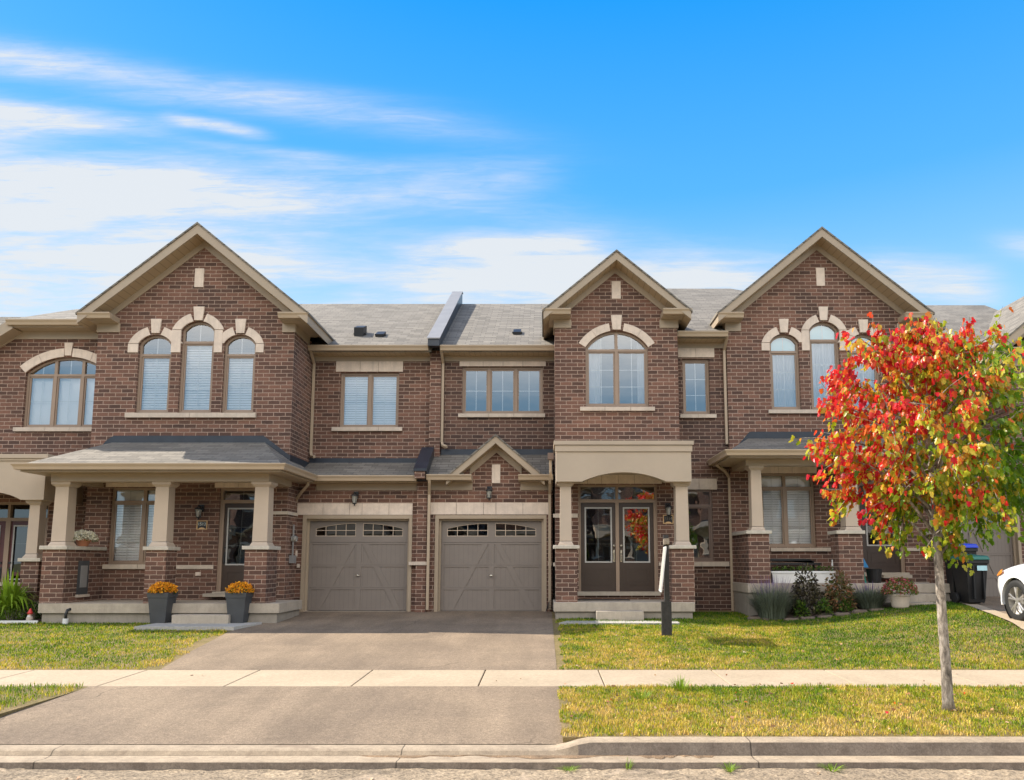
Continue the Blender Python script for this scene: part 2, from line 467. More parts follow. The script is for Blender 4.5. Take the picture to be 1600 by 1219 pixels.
    def gutter(s, path, inward=1, w=.125, h=.125):
        """K-style gutter along a level path of (x, y), z; 'inward' picks the side"""
        prof = [(0, 0), (w, 0), (w, -.022), (w - .03, -h * .55), (w - .045, -h), (0, -h)]
        pts = [Vector((p[0], p[1])) for p in path]; z = path[0][2]; n = len(pts)
        nr = []
        for i in range(n - 1):
            d = (pts[i + 1] - pts[i]).normalized(); nr.append(Vector((d.y, -d.x)) * inward)
        base = len(s.v); k = len(prof)
        for i in range(n):
            if i == 0: o = nr[0]
            elif i == n - 1: o = nr[-1]
            else:
                o = nr[i - 1] + nr[i]; o = o / (1 + nr[i - 1].dot(nr[i]))
            for (a, b) in prof:
                s.v.append((pts[i].x + o.x * a, pts[i].y + o.y * a, z + b))
        for i in range(n - 1):
            for j in range(k):
                j2 = (j + 1) % k
                s.f.append((base + i * k + j, base + i * k + j2, base + (i + 1) * k + j2, base + (i + 1) * k + j)); s.mi.append(s.cur)
        s.f.append(tuple(base + j for j in range(k))); s.mi.append(s.cur)
        s.f.append(tuple(base + (n - 1) * k + j for j in reversed(range(k)))); s.mi.append(s.cur)
        return s
    def build(s, name, m=None, parent=None, recalc=True, smooth=False, bevel=0):
        me = bpy.data.meshes.new(name)
        off = Vector((0, 0, 0))
        if parent is not None: off = world_loc(parent)
        me.from_pydata([(x - off.x, y - off.y, z - off.z) for x, y, z in s.v], [], s.f)
        mats = s.mats if s.mats else [m]
        for q in mats: me.materials.append(M[q] if isinstance(q, str) else q)
        if s.mats: me.polygons.foreach_set('material_index', s.mi)
        if recalc:
            bm = bmesh.new(); bm.from_mesh(me)
            bmesh.ops.remove_doubles(bm, verts=bm.verts, dist=1e-5)
            bmesh.ops.recalc_face_normals(bm, faces=bm.faces)
            bm.to_mesh(me); bm.free()
        me.update()
        # texture coordinates in metres, in world space
        me2off = off
        if len(me.polygons):
            uvs(me)
            if off.length > 0:
                ul = me.uv_layers[0].data
                pass
        if smooth: me.polygons.foreach_set('use_smooth', [True] * len(me.polygons))
        o = bpy.data.objects.new(name, me); COL.objects.link(o)
        if parent is not None: o.parent = parent
        if bevel:
            b = o.modifiers.new('bevel', 'BEVEL'); b.width = bevel; b.segments = 2; b.limit_method = 'ANGLE'; b.angle_limit = R(50)
        return o
def world_loc(o):
    l = Vector((0, 0, 0))
    while o is not None:
        l = l + o.location; o = o.parent
    return l
def thing(name, label, cat, loc=(0, 0, 0), group=None, rz=0):
    o = bpy.data.objects.new(name, None); COL.objects.link(o); o.location = loc; o.rotation_euler.z = rz
    o.empty_display_size = .3
    o['label'] = label; o['category'] = cat
    if group: o['group'] = group
    return o
def tag(o, label, cat, group=None):
    o['label'] = label; o['category'] = cat
    if group: o['group'] = group
    return o
def struct(o, kind='structure'):
    o['kind'] = kind; return o
def copy_tree(o, parent=None):
    c = o.copy(); COL.objects.link(c)
    if parent is not None: c.parent = parent
    for ch in list(o.children):
        copy_tree(ch, c)
    return c
# ------------------------------------------------------------------ terrain
def sst(a, b, x):
    t = max(0.0, min(1.0, (x - a) / (b - a))); return t * t * (3 - 2 * t)
Y_SW0, Y_SW1 = 9.42, 10.60            # sidewalk front and back
Y_CURB0, Y_CURB1, Y_GUT = 6.95, 7.12, 6.71
Z_ROAD = -1.72
def G(x, y):
    """finished ground height"""
    if y <= Y_CURB1: return -1.56
    if y <= Y_SW0: return -1.56 + (y - Y_CURB1) / (Y_SW0 - Y_CURB1) * .08
    if y <= Y_SW1: return -1.48 + (y - Y_SW0) / (Y_SW1 - Y_SW0) * .03
    b = -1.45 + min(y - Y_SW1, 7.4) / 7.2 * .318
    b += .33 * sst(4.6, 8.2, x) * sst(Y_SW1, 13.2, y)
    return b
def GP(px, py):
    """where the sight line of a photo point meets the ground"""
    y = 8.0
    for _ in range(60):
        x, _z = P(px, py, y)
        y = .5 * y + .5 * (G(x, y) / K(py))
    return P(px, py, y)[0], y

def ground_mat(name, c, c2, scale=1.2, fine=120, fv=.25, rough=.9, bstr=.4, bd=.004, spots=None, lane=False, joints=0):
    m, n, bs, o = mat(name)
    g = n.n('ShaderNodeNewGeometry')
    a = n.ramp(n.noise(scale, 6, .6, g.outputs['Position'], .3), [(.35, 0.0), (.65, 1.0)])
    b = n.noise(fine, 3, .75, g.outputs['Position'])
    d = n.noise(fine * .22, 4, .7, g.outputs['Position'])
    col = n.mix(a, c, c2)
    col = n.mix(1.0, col, n.ramp(b, [(.25, 1 - fv), (.75, 1 + fv)]), 'MULTIPLY')
    col = n.mix(1.0, col, n.ramp(d, [(.3, .84), (.7, 1.12)]), 'MULTIPLY')
    col = n.mix(1.0, col, n.ramp(n.noise(fine * .45, 5, .8, g.outputs['Position']), [(.3, 1 - fv * .5), (.7, 1 + fv * .5)]), 'MULTIPLY')
    if spots:
        sp = n.ramp(n.noise(spots[0], 5, .6, g.outputs['Position'], .8), [(spots[1], 0.0), (spots[1] + .08, spots[3])])
        col = n.mix(sp, col, spots[2])
    if lane:
        mp = n.n('ShaderNodeMapping'); mp.inputs['Scale'].default_value = (2.6, .22, 1); n.l(g.outputs['Position'], mp.inputs[0])
        col = n.mix(1.0, col, n.ramp(n.noise(1.0, 4, .6, mp.outputs[0], .4), [(.35, .88), (.65, 1.07)]), 'MULTIPLY')
        col = n.mix(n.ramp(n.noise(.9, 3, .5, g.outputs['Position'], 1.2), [(.70, 0.0), (.76, .45)]), col, tuple(x * .55 for x in c2))
        vo = n.n('ShaderNodeTexVoronoi', feature='DISTANCE_TO_EDGE'); vo.inputs['Scale'].default_value = .42; vo.inputs['Randomness'].default_value = 1
        wv = n.n('ShaderNodeVectorMath', operation='ADD'); n.l(g.outputs['Position'], wv.inputs[0])
        nz = n.n('ShaderNodeTexNoise'); nz.inputs['Scale'].default_value = 2.5; nz.inputs['Detail'].default_value = 6; n.l(g.outputs['Position'], nz.inputs['Vector'])
        sc = n.n('ShaderNodeVectorMath', operation='SCALE'); sc.inputs['Scale'].default_value = .5; n.l(nz.outputs['Color'], sc.inputs[0]); n.l(sc.outputs[0], wv.inputs[1]); n.l(wv.outputs[0], vo.inputs['Vector'])
        ck = n.m('MULTIPLY', n.ramp(vo.outputs['Distance'], [(0.0, 1.0), (.006, 0.0)]), n.ramp(n.noise(.35, 2, .5, g.outputs['Position']), [(.5, 0.0), (.58, .75)]))
        col = n.mix(ck, col, tuple(x * .35 for x in c2))
    if joints:
        sx = n.n('ShaderNodeSeparateXYZ'); n.l(g.outputs['Position'], sx.inputs[0])
        fr = n.m('FRACT', n.m('DIVIDE', n.m('ADD', sx.outputs[0], 40.9), joints)); ln = n.m('MULTIPLY', n.m('LESS_THAN', fr, .012 / joints), .75)
        col = n.mix(ln, col, tuple(x * .2 for x in c2))
    n.l(col, bs.inputs['Base Color']); bs.inputs['Roughness'].default_value = rough
    bs.inputs['Specular IOR Level'].default_value = .3
    bump(n, bs, n.m('ADD', b, n.m('MULTIPLY', d, .8)), bstr, bd)
    return m
M['asphalt'] = ground_mat('driveway asphalt', (.262, .196, .132), (.190, .142, .098), .8, 80, .5, spots=(1.1, .68, (.34, .265, .175), .4), bstr=.9, bd=.008, lane=True)
M['road'] = ground_mat('old road asphalt', (.33, .255, .17), (.20, .155, .105), 2.2, 42, .75, spots=(2.3, .60, (.40, .31, .22), .6), bstr=.9, bd=.012)
M['walk'] = ground_mat('sidewalk concrete', (.41, .325, .225), (.36, .285, .195), 1.4, 110, .14, spots=(1.7, .72, (.34, .22, .12), .5), bstr=.3)
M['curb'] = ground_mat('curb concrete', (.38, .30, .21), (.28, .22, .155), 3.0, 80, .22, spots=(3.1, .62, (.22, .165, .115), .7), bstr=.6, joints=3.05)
M['curb_face'] = ground_mat('curb face', (.25, .205, .16), (.17, .135, .105), 4.0, 70, .3, bstr=.7, joints=3.05)  # darker copy of the curb concrete, shade of the front faces put into its colour
M['slabc'] = ground_mat('grey patio slab', (.42, .40, .36), (.36, .34, .305), 2, 100, .14, bstr=.3)
M['turf'] = ground_mat('thatch and soil', (.19, .15, .055), (.27, .195, .09), 2.5, 70, .5, bstr=1, bd=.02)
M['earth'] = ground_mat('distant grass', (.09, .10, .035), (.12, .11, .045), .3, 20, .3, bstr=.2)
M['dirt'] = ground_mat('gutter silt', (.27, .18, .105), (.17, .115, .07), 6, 90, .4, bstr=.8, bd=.01)

def sheet(name, m, pts_fn, nx, ny, kind='structure', dz=0.0):
    """grid sheet; pts_fn(s,t) -> x,y ; z from G"""
    b = MB(); vs = []
    for j in range(ny + 1):
        for i in range(nx + 1):
            x, y = pts_fn(i / nx, j / ny); vs.append((x, y, G(x, y) + dz))
    fs = [(j * (nx + 1) + i, j * (nx + 1) + i + 1, (j + 1) * (nx + 1) + i + 1, (j + 1) * (nx + 1) + i) for j in range(ny) for i in range(nx)]
    b.add(vs, fs)
    o = b.build(name, m, recalc=False); o['kind'] = kind
    if name == 'turf_base':
        so_ = o.modifiers.new('thick', 'SOLIDIFY'); so_.thickness = .14; so_.offset = -1
    return o
# broad base sheet, reaching the horizon
b = MB()
ys = [-400, -60, -16, -3.2, -3.0, 6.3, 6.66, Y_CURB1 - .02] + [Y_CURB1 + .02 + i * .6 for i in range(20)] + [20, 30, 60, 500]
xs = [-500, -60, -20] + [-15 + i * 1.0 for i in range(31)] + [20, 60, 500]
vs = []
for y in ys:
    for x in xs:
        z = (Z_ROAD - .16) if -3.0 <= y < 7.0 else ((-1.62) if y < 0 else G(x, y) - (.075 if y < Y_SW0 else .15))
        vs.append((x, y, z))
nx = len(xs)
b.add(vs, [(j * nx + i, j * nx + i + 1, (j + 1) * nx + i + 1, (j + 1) * nx + i) for j in range(len(ys) - 1) for i in range(nx - 1)])
struct(b.build('ground', 'earth', recalc=False))

# road with a slightly lifted, crumbled edge
rng = random.Random(3)
b = MB(); vs = []; fs = []
X_ = [-60 + i * 1.0 for i in range(50)] + [-10 + i * .08 for i in range(240)] + [9.2 + i * 1.0 for i in range(50)]
Y_ = [-3.0, 0, 3, 4.5, 5.2] + [5.5 + i * .06 for i in range(21)]
for y in Y_:
    for x in X_:
        z = Z_ROAD - .02 * max(0, (5.5 - y)) * .0
        if y > 5.6:
            e = sst(6.3, 6.62, y) * (.5 + .5 * math.sin(x * 1.3 + 2) * math.sin(x * .37))
            z += rng.uniform(-.007, .010) - .018 * e
        vs.append((x, min(y, 6.695), z))
nx = len(X_)
b.add(vs, [(j * nx + i, j * nx + i + 1, (j + 1) * nx + i + 1, (j + 1) * nx + i) for j in range(len(Y_) - 1) for i in range(nx - 1)])
struct(b.build('road', 'road', recalc=False))

# driveway edges, read off the photo
DX0 = lambda y: GPx_left(y)
pl = [GP(357, 988), GP(300, 1017), GP(250, 1047)]
def GPx_left(y):
    if y >= pl[0][1]:
        return pl[0][0] + (y - pl[0][1]) * ((-5.75 - pl[0][0]) / (17.8 - pl[0][1]))
    pts = sorted(pl, key=lambda q: q[1])
    if y <= pts[0][1]: return pts[0][0]
    for a, c in zip(pts, pts[1:]):
        if a[1] <= y <= c[1]: return a[0] + (c[0] - a[0]) * (y - a[1]) / (c[1] - a[1])
    return pts[-1][0]
XR = P(867, 1010, 12.5)[0]
struct(sheet('driveway', 'asphalt', lambda s, t: ((lambda y: (GPx_left(y) + (XR - GPx_left(y)) * s, y))(Y_SW1 + t * (17.85 - Y_SW1))), 24, 30, dz=.004))
AL0 = GP(140, 1073)[0]; AL1 = GP(0, 1142)[0] - .55
def apron_x(y):
    t = max(0.0, (Y_SW0 - y) / (Y_SW0 - Y_CURB1)); return AL0 + (AL1 - AL0) * (t ** 1.15)
b = MB(); vs = []
for j in range(17):
    y = Y_CURB1 + (Y_SW0 - Y_CURB1) * j / 16
    for i in range(25):
        x = apron_x(y) + (XR - apron_x(y)) * i / 24
        vs.append((x, y, G(x, y) + .004 - .065 * (1 - j / 16.0)))
b.add(vs, [(j * 25 + i, j * 25 + i + 1, (j + 1) * 25 + i + 1, (j + 1) * 25 + i) for j in range(16) for i in range(24)])
struct(b.build('driveway_apron', 'asphalt', recalc=False))

# sidewalk: slabs with scored joints
b = MB()
xj = []
x = P(753, 1060, 10.0)[0]
while x > -20: x -= 1.52
while x < 20:
    b.box(x + .007, x + 1.513, Y_SW0, Y_SW1, -1.60, -1.48 + .004); x += 1.52
ob = b
for i, q in enumerate(ob.v):
    if q[2] > -1.5:
        ob.v[i] = (q[0], q[1], (-1.476 if q[1] < 10 else -1.446))
struct(b.build('sidewalk', 'walk', bevel=.008))

# curb: full height on the right, dropped across the driveway
xc0, xc1 = P(862, 1170, 7.0)[0], P(925, 1160, 7.0)[0]
b = MB(); vs = []; NXC = 240
def curb_z(x):
    t = sst(xc0, xc1, x)
    tl = 1 - sst(AL1 - .9, AL1 - .3, x)
    t = max(t, tl)
    return -1.626 + t * .070
prof = []
xsC = [-40 + i * 0.5 for i in range(50)] + [-15 + i * .1 for i in range(300)] + [15 + i * 1.0 for i in range(26)]
rows = []
for x in xsC:
    zt = curb_z(x); w_ = rng.uniform(-.002, .002)
    rows.append([(x, Y_CURB1, zt - .1), (x, Y_CURB1, zt), (x, Y_CURB0 + .035, zt - .002 + w_), (x, Y_CURB0 + .01, zt - .014), (x, Y_CURB0 - .015 + w_, -1.672)])
k = 5
for r_ in rows: vs += r_
fs = []; 
for i in range(len(rows) - 1):
    for j in range(k - 1): fs.append((i * k + j, (i + 1) * k + j, (i + 1) * k + j + 1, i * k + j + 1))
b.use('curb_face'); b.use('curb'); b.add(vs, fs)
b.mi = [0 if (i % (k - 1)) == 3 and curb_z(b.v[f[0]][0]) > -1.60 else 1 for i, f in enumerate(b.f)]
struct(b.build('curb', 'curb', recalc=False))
b = MB(); vs = []; rows = []
for x in xsC:
    e = rng.uniform(-.006, .006)
    rows.append([(x, Y_CURB0 - .012, -1.674), (x, Y_CURB0 - .10, -1.682), (x, Y_GUT + .02, -1.671), (x, Y_GUT + e * .5, -1.676), (x, Y_GUT - .008 + e, -1.745)])
for r_ in rows: vs += r_
fs = []
for i in range(len(rows) - 1):
    for j in range(4): fs.append((i * 5 + j, (i + 1) * 5 + j, (i + 1) * 5 + j + 1, i * 5 + j + 1))
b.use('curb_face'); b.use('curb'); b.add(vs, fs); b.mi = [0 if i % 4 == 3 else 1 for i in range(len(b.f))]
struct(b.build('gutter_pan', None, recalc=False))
# silt washed into the gutter beside the dropped curb
for (pa, pb_, n_) in ((985, 1120, 'silt'), (560, 1000, 'silt')):
    b = MB(); vs = []; x0 = P(pa, 1185, 6.9)[0]; x1 = P(pb_, 1185, 6.9)[0]; nn = 60; rg = random.Random(pa)
    for i in range(nn + 1):
        x = x0 + (x1 - x0) * i / nn; e = max(0.0, math.sin(math.pi * i / nn)) ** .5
        wv = (.05 + .04 * math.sin(i * .17 + pa) + .02 * math.sin(i * .7) + rg.uniform(0, .012)) * e
        for q, hh in ((0, .0), (.35, .007), (.75, .005), (1, 0)):
            vs.append((x, Y_CURB0 - .016 - q * wv, -1.674 - .006 * q + hh * e + (.002 if q in (0, 1) else rg.uniform(0, .003))))
    b.add(vs, [(i * 4 + j, (i + 1) * 4 + j, (i + 1) * 4 + j + 1, i * 4 + j + 1) for i in range(nn) for j in range(3)])
    o = b.build('silt', 'dirt', recalc=False); o['kind'] = 'stuff'

# lawns: base sheets + blades
def lawn_left(s, t):
    y = Y_SW1 + t * (16.2 - Y_SW1); xr = GPx_left(y) + .03
    return (-17 + (xr + 17) * s, y)
def lawn_right(s, t):
    y = Y_SW1 + t * (18.6 - Y_SW1); return (XR + .02 + (8.0 - XR) * s, y)
bdx = GP(1600, 987); bd2 = GP(1525, 952)
def lawn_right_edge(y):
    # the neighbour's driveway starts along this line
    t = (y - bdx[1]) / (bd2[1] - bdx[1])
    return bdx[0] + (bd2[0] - bdx[0]) * t if y > bdx[1] else bdx[0] + (bdx[1] - y) * .35
lr = lambda s, t: ((lambda y: (XR - .03 + (min(lawn_right_edge(y), 14) - XR + .03) * s, y))(Y_SW1 + t * (18.6 - Y_SW1)))
struct(sheet('turf_base', 'turf', lawn_left, 30, 20, dz=.0))
struct(sheet('turf_base', 'turf', lr, 40, 30, dz=.0))
struct(sheet('turf_base', 'turf', lambda s, t: (XR - .004 + 20 * s, Y_CURB1 + t * (Y_SW0 - Y_CURB1)), 40, 8, dz=.0))
struct(sheet('turf_base', 'turf', lambda s, t: ((lambda y: (-22 + (apron_x(y) + .004 + 22) * s, y))(Y_CURB1 + t * (Y_SW0 - Y_CURB1))), 30, 8, dz=.0))
# neighbour's driveway on the right with its pale concrete border
struct(sheet('neighbour_driveway', 'asphalt', lambda s, t: ((lambda y: (lawn_right_edge(y) + .22 + 7.0 * s, y))(Y_SW1 + t * (17.85 - Y_SW1))), 16, 30, dz=.010))
struct(sheet('driveway_border', 'walk', lambda s, t: ((lambda y: (lawn_right_edge(y) - .01 + .26 * s, y))(Y_SW1 + t * (16.6 - Y_SW1))), 2, 30, dz=.024))

# grass blades
def grass_mat():
    m, n, bs, out = mat('grass blades')
    g = n.n('ShaderNodeNewGeometry')
    at = n.n('ShaderNodeAttribute', attribute_name='tone')
    sp = n.n('ShaderNodeSeparateXYZ'); n.l(at.outputs['Vector'], sp.inputs[0])
    a = n.ramp(sp.outputs[0], [(0.0, (.045, .115, .006)), (.35, (.13, .235, .008)), (.62, (.32, .34, .016)), (.82, (.52, .40, .06)), (1.0, (.62, .44, .15))])
    v = n.mix(1.0, a, n.ramp(g.outputs['Random Per Island'], [(0, .5), (1, 1.4)]), 'MULTIPLY')
    n.l(v, bs.inputs['Base Color']); bs.inputs['Roughness'].default_value = .6; bs.inputs['Specular IOR Level'].default_value = .25
    tl = n.n('ShaderNodeBsdfTranslucent'); n.l(n.mix(1.0, v, (1.25, 1.2, .6), 'MULTIPLY'), tl.inputs[0])
    mx = n.n('ShaderNodeMixShader'); mx.inputs[0].default_value = .30
    n.l(bs.outputs[0], mx.inputs[1]); n.l(tl.outputs[0], mx.inputs[2]); n.l(mx.outputs[0], out.inputs[0])
    return m
M['grass'] = grass_mat()
nr = np.random.default_rng(5)
def fnoise(x, y, sc, seed):
    """cheap smooth value noise"""
    r_ = np.random.default_rng(seed); T = r_.random((64, 64))
    u_, v_ = x * sc, y * sc; i, j = np.floor(u_).astype(int), np.floor(v_).astype(int); fu, fv = u_ - i, v_ - j
    fu = fu * fu * (3 - 2 * fu); fv = fv * fv * (3 - 2 * fv)
    A = T[i % 64, j % 64]; Bq = T[(i + 1) % 64, j % 64]; Cq = T[i % 64, (j + 1) % 64]; D = T[(i + 1) % 64, (j + 1) % 64]
    return (A * (1 - fu) + Bq * fu) * (1 - fv) + (Cq * (1 - fu) + D * fu) * fv
Gv = np.vectorize(G)
def blades(name, x, y, h, wd, tone, lean=.5, z=None, grp=None):
    n = len(x)
    if z is None: z = Gv(x, y)
    ang = nr.random(n) * 2 * np.pi; la = nr.random(n) * 2 * np.pi; lm = h * lean * nr.random(n)
    dx, dy = np.cos(ang) * wd / 2, np.sin(ang) * wd / 2
    lx, ly = np.cos(la) * lm, np.sin(la) * lm
    v = np.empty((n, 5, 3))
    v[:, 0] = np.stack([x - dx, y - dy, z], 1); v[:, 1] = np.stack([x + dx, y + dy, z], 1)
    v[:, 2] = np.stack([x + dx * .8 + lx * .4, y + dy * .8 + ly * .4, z + h * .6], 1); v[:, 3] = np.stack([x - dx * .8 + lx * .4, y - dy * .8 + ly * .4, z + h * .6], 1)
    v[:, 4] = np.stack([x + lx, y + ly, z + h * (1 - .35 * (lm / np.maximum(h, 1e-4)))], 1)
    me = bpy.data.meshes.new(name)
    me.vertices.add(n * 5); me.vertices.foreach_set('co', v.ravel())
    me.loops.add(n * 7); me.polygons.add(n * 2)
    base = np.arange(n)[:, None] * 5
    li = (base + np.array([[0, 1, 2, 3, 3, 2, 4]])).ravel().astype(np.int32)
    me.loops.foreach_set('vertex_index', li)
    ls = (np.arange(n)[:, None] * 7 + np.array([[0, 4]])).ravel().astype(np.int32)
    me.polygons.foreach_set('loop_start', ls)
    at = me.attributes.new('tone', 'FLOAT_VECTOR', 'POINT')
    tv = np.zeros((n, 5, 3)); tv[:, :, 0] = tone[:, None]; at.data.foreach_set('vector', tv.ravel())
    me.update(calc_edges=True); me.materials.append(M['grass'])
    o = bpy.data.objects.new(name, me); COL.objects.link(o)
    return o
def scatter(nx_, x0, x1, y0, y1, keep):
    x = nr.random(nx_) * (x1 - x0) + x0; y = nr.random(nx_) * (y1 - y0) + y0
    k = keep(x, y); return x[k], y[k]
GPl = np.vectorize(GPx_left); apx = np.vectorize(apron_x)
lre = np.vectorize(lawn_right_edge)
def grass_patch(name, n, x0, x1, y0, y1, keep, tone_fn, hgt=(.03, .06), wd=.007, label=None):
    x, y = scatter(n, x0, x1, y0, y1, keep)
    t = np.clip(tone_fn(x, y) + nr.normal(0, .16, len(x)), 0, 1)
    hh = nr.uniform(hgt[0], hgt[1], len(x)) * (.75 + .6 * fnoise(x + 50, y + 50, 3.1, 4))
    wl = wd * nr.uniform(.7, 1.4, len(x))
    o = blades(name, x, y, hh, wl, t, .9)
    o['kind'] = 'stuff'
    if label: o['label'] = label; o['category'] = 'grass'
    return o
def tone_common(x, y, base, amp=.5):
    return base + amp * (fnoise(x + 30, y + 30, .8, 1) - .5) + .42 * (fnoise(x + 30, y + 30, 3.3, 2) - .5) + .42 * (fnoise(x + 30, y + 30, 10, 3) - .5) + .3 * (fnoise(x + 30, y + 30, 23, 6) - .5)
VIS = lambda x, y, m_=.6: (np.abs(x + .4) < y * .70 + m_)
xm = P(1230, 970, 15.5)[0]; xm1 = P(1330, 1047, 10.6)[0]
def right_tone(x, y):
    edge = xm + (15.5 - y) * (xm1 - xm) / (15.5 - 10.6)
    lush = 1 / (1 + np.exp(-(x - edge) * 5))
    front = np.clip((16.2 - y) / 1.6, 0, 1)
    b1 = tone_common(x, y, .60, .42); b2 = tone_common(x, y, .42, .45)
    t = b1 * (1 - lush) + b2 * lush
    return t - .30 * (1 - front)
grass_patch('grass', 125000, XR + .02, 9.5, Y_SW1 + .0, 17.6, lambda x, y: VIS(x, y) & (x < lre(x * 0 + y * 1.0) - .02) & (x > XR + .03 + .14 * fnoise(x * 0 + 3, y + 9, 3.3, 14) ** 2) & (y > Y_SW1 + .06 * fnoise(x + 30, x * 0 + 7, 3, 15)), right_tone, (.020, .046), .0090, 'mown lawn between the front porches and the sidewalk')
grass_patch('grass', 52000, XR - .02, 7.2, Y_CURB1 - .01, Y_SW0 + .03, lambda x, y: VIS(x, y) & (x > XR - .04 + .16 * fnoise(x * 0 + 3, y + 9, 4, 8) ** 2) & (y > Y_CURB1 + .07 * fnoise(x + 30, x * 0 + 2, 3, 11)) & (y < Y_SW0 + .03 - .07 * fnoise(x + 30, x * 0 + 5, 2.5, 12)), lambda x, y: tone_common(x, y, .66 + .16 * np.clip((8.2 - y), -1, 1), .5), (.022, .048), .0068, 'dry boulevard grass strip between the sidewalk and the curb')
grass_patch('grass', 62000, -12.5, -3.0, Y_SW1, 15.9, lambda x, y: VIS(x, y) & (x < GPl(y) + .05 - .32 * fnoise(x * 0 + 3, y + 9, 3, 9)) & (y > Y_SW1 + .06 * fnoise(x + 30, x * 0 + 2, 3, 13)), lambda x, y: tone_common(x, y, .50, .45) + .25 * np.exp(-((x - GPl(y)) / .35) ** 2) + .22 * np.exp(-((y - Y_SW1 - .2) / .4) ** 2) - .1 * np.clip((y - 14), 0, 1), (.020, .046), .0090, 'left lawn beside the asphalt driveway')
grass_patch('grass', 14000, -7.6, -3.0, Y_CURB1, Y_SW0 + .02, lambda x, y: VIS(x, y) & (x < apx(y) + .03 - .22 * fnoise(x + 30, y + 9, 3, 10)), lambda x, y: tone_common(x, y, .55, .45) + .25 * np.exp(-((x - apx(y)) / .25) ** 2), (.03, .058), .0065, 'small grass corner left of the driveway apron')
# ------------------------------------------------------------------ building helpers
def arc(x0, x1, zs, rise, n=18, off=0.0):
    """points of a segmental arch, left to right; off = radial offset"""
    wv = (x1 - x0) / 2; xc = (x0 + x1) / 2; r = (wv * wv + rise * rise) / (2 * rise); zc = zs + rise - r
    ph = math.asin(min(1, wv / r))
    if rise > wv: ph = math.pi - ph
    return [(xc + (r + off) * math.sin(-ph + 2 * ph * i / n), zc + (r + off) * math.cos(-ph + 2 * ph * i / n)) for i in range(n + 1)]
def arctop(x0, x1, zs, rise, inset):
    wv = (x1 - x0) / 2; xc = (x0 + x1) / 2; r = (wv * wv + rise * rise) / (2 * rise); zc = zs + rise - r
    def f(x):
        q = (r - inset) ** 2 - (x - xc) ** 2
        return zc + math.sqrt(max(q, 0))
    return f
def ring(b, x0, x1, z0, z1, wd, y0, y1):
    b.slab([(x0, z0), (x1, z0), (x1, z1), (x0, z1)], y0, y1, [[(x0 + wd, z0 + wd), (x1 - wd, z0 + wd), (x1 - wd, z1 - wd), (x0 + wd, z1 - wd)]])

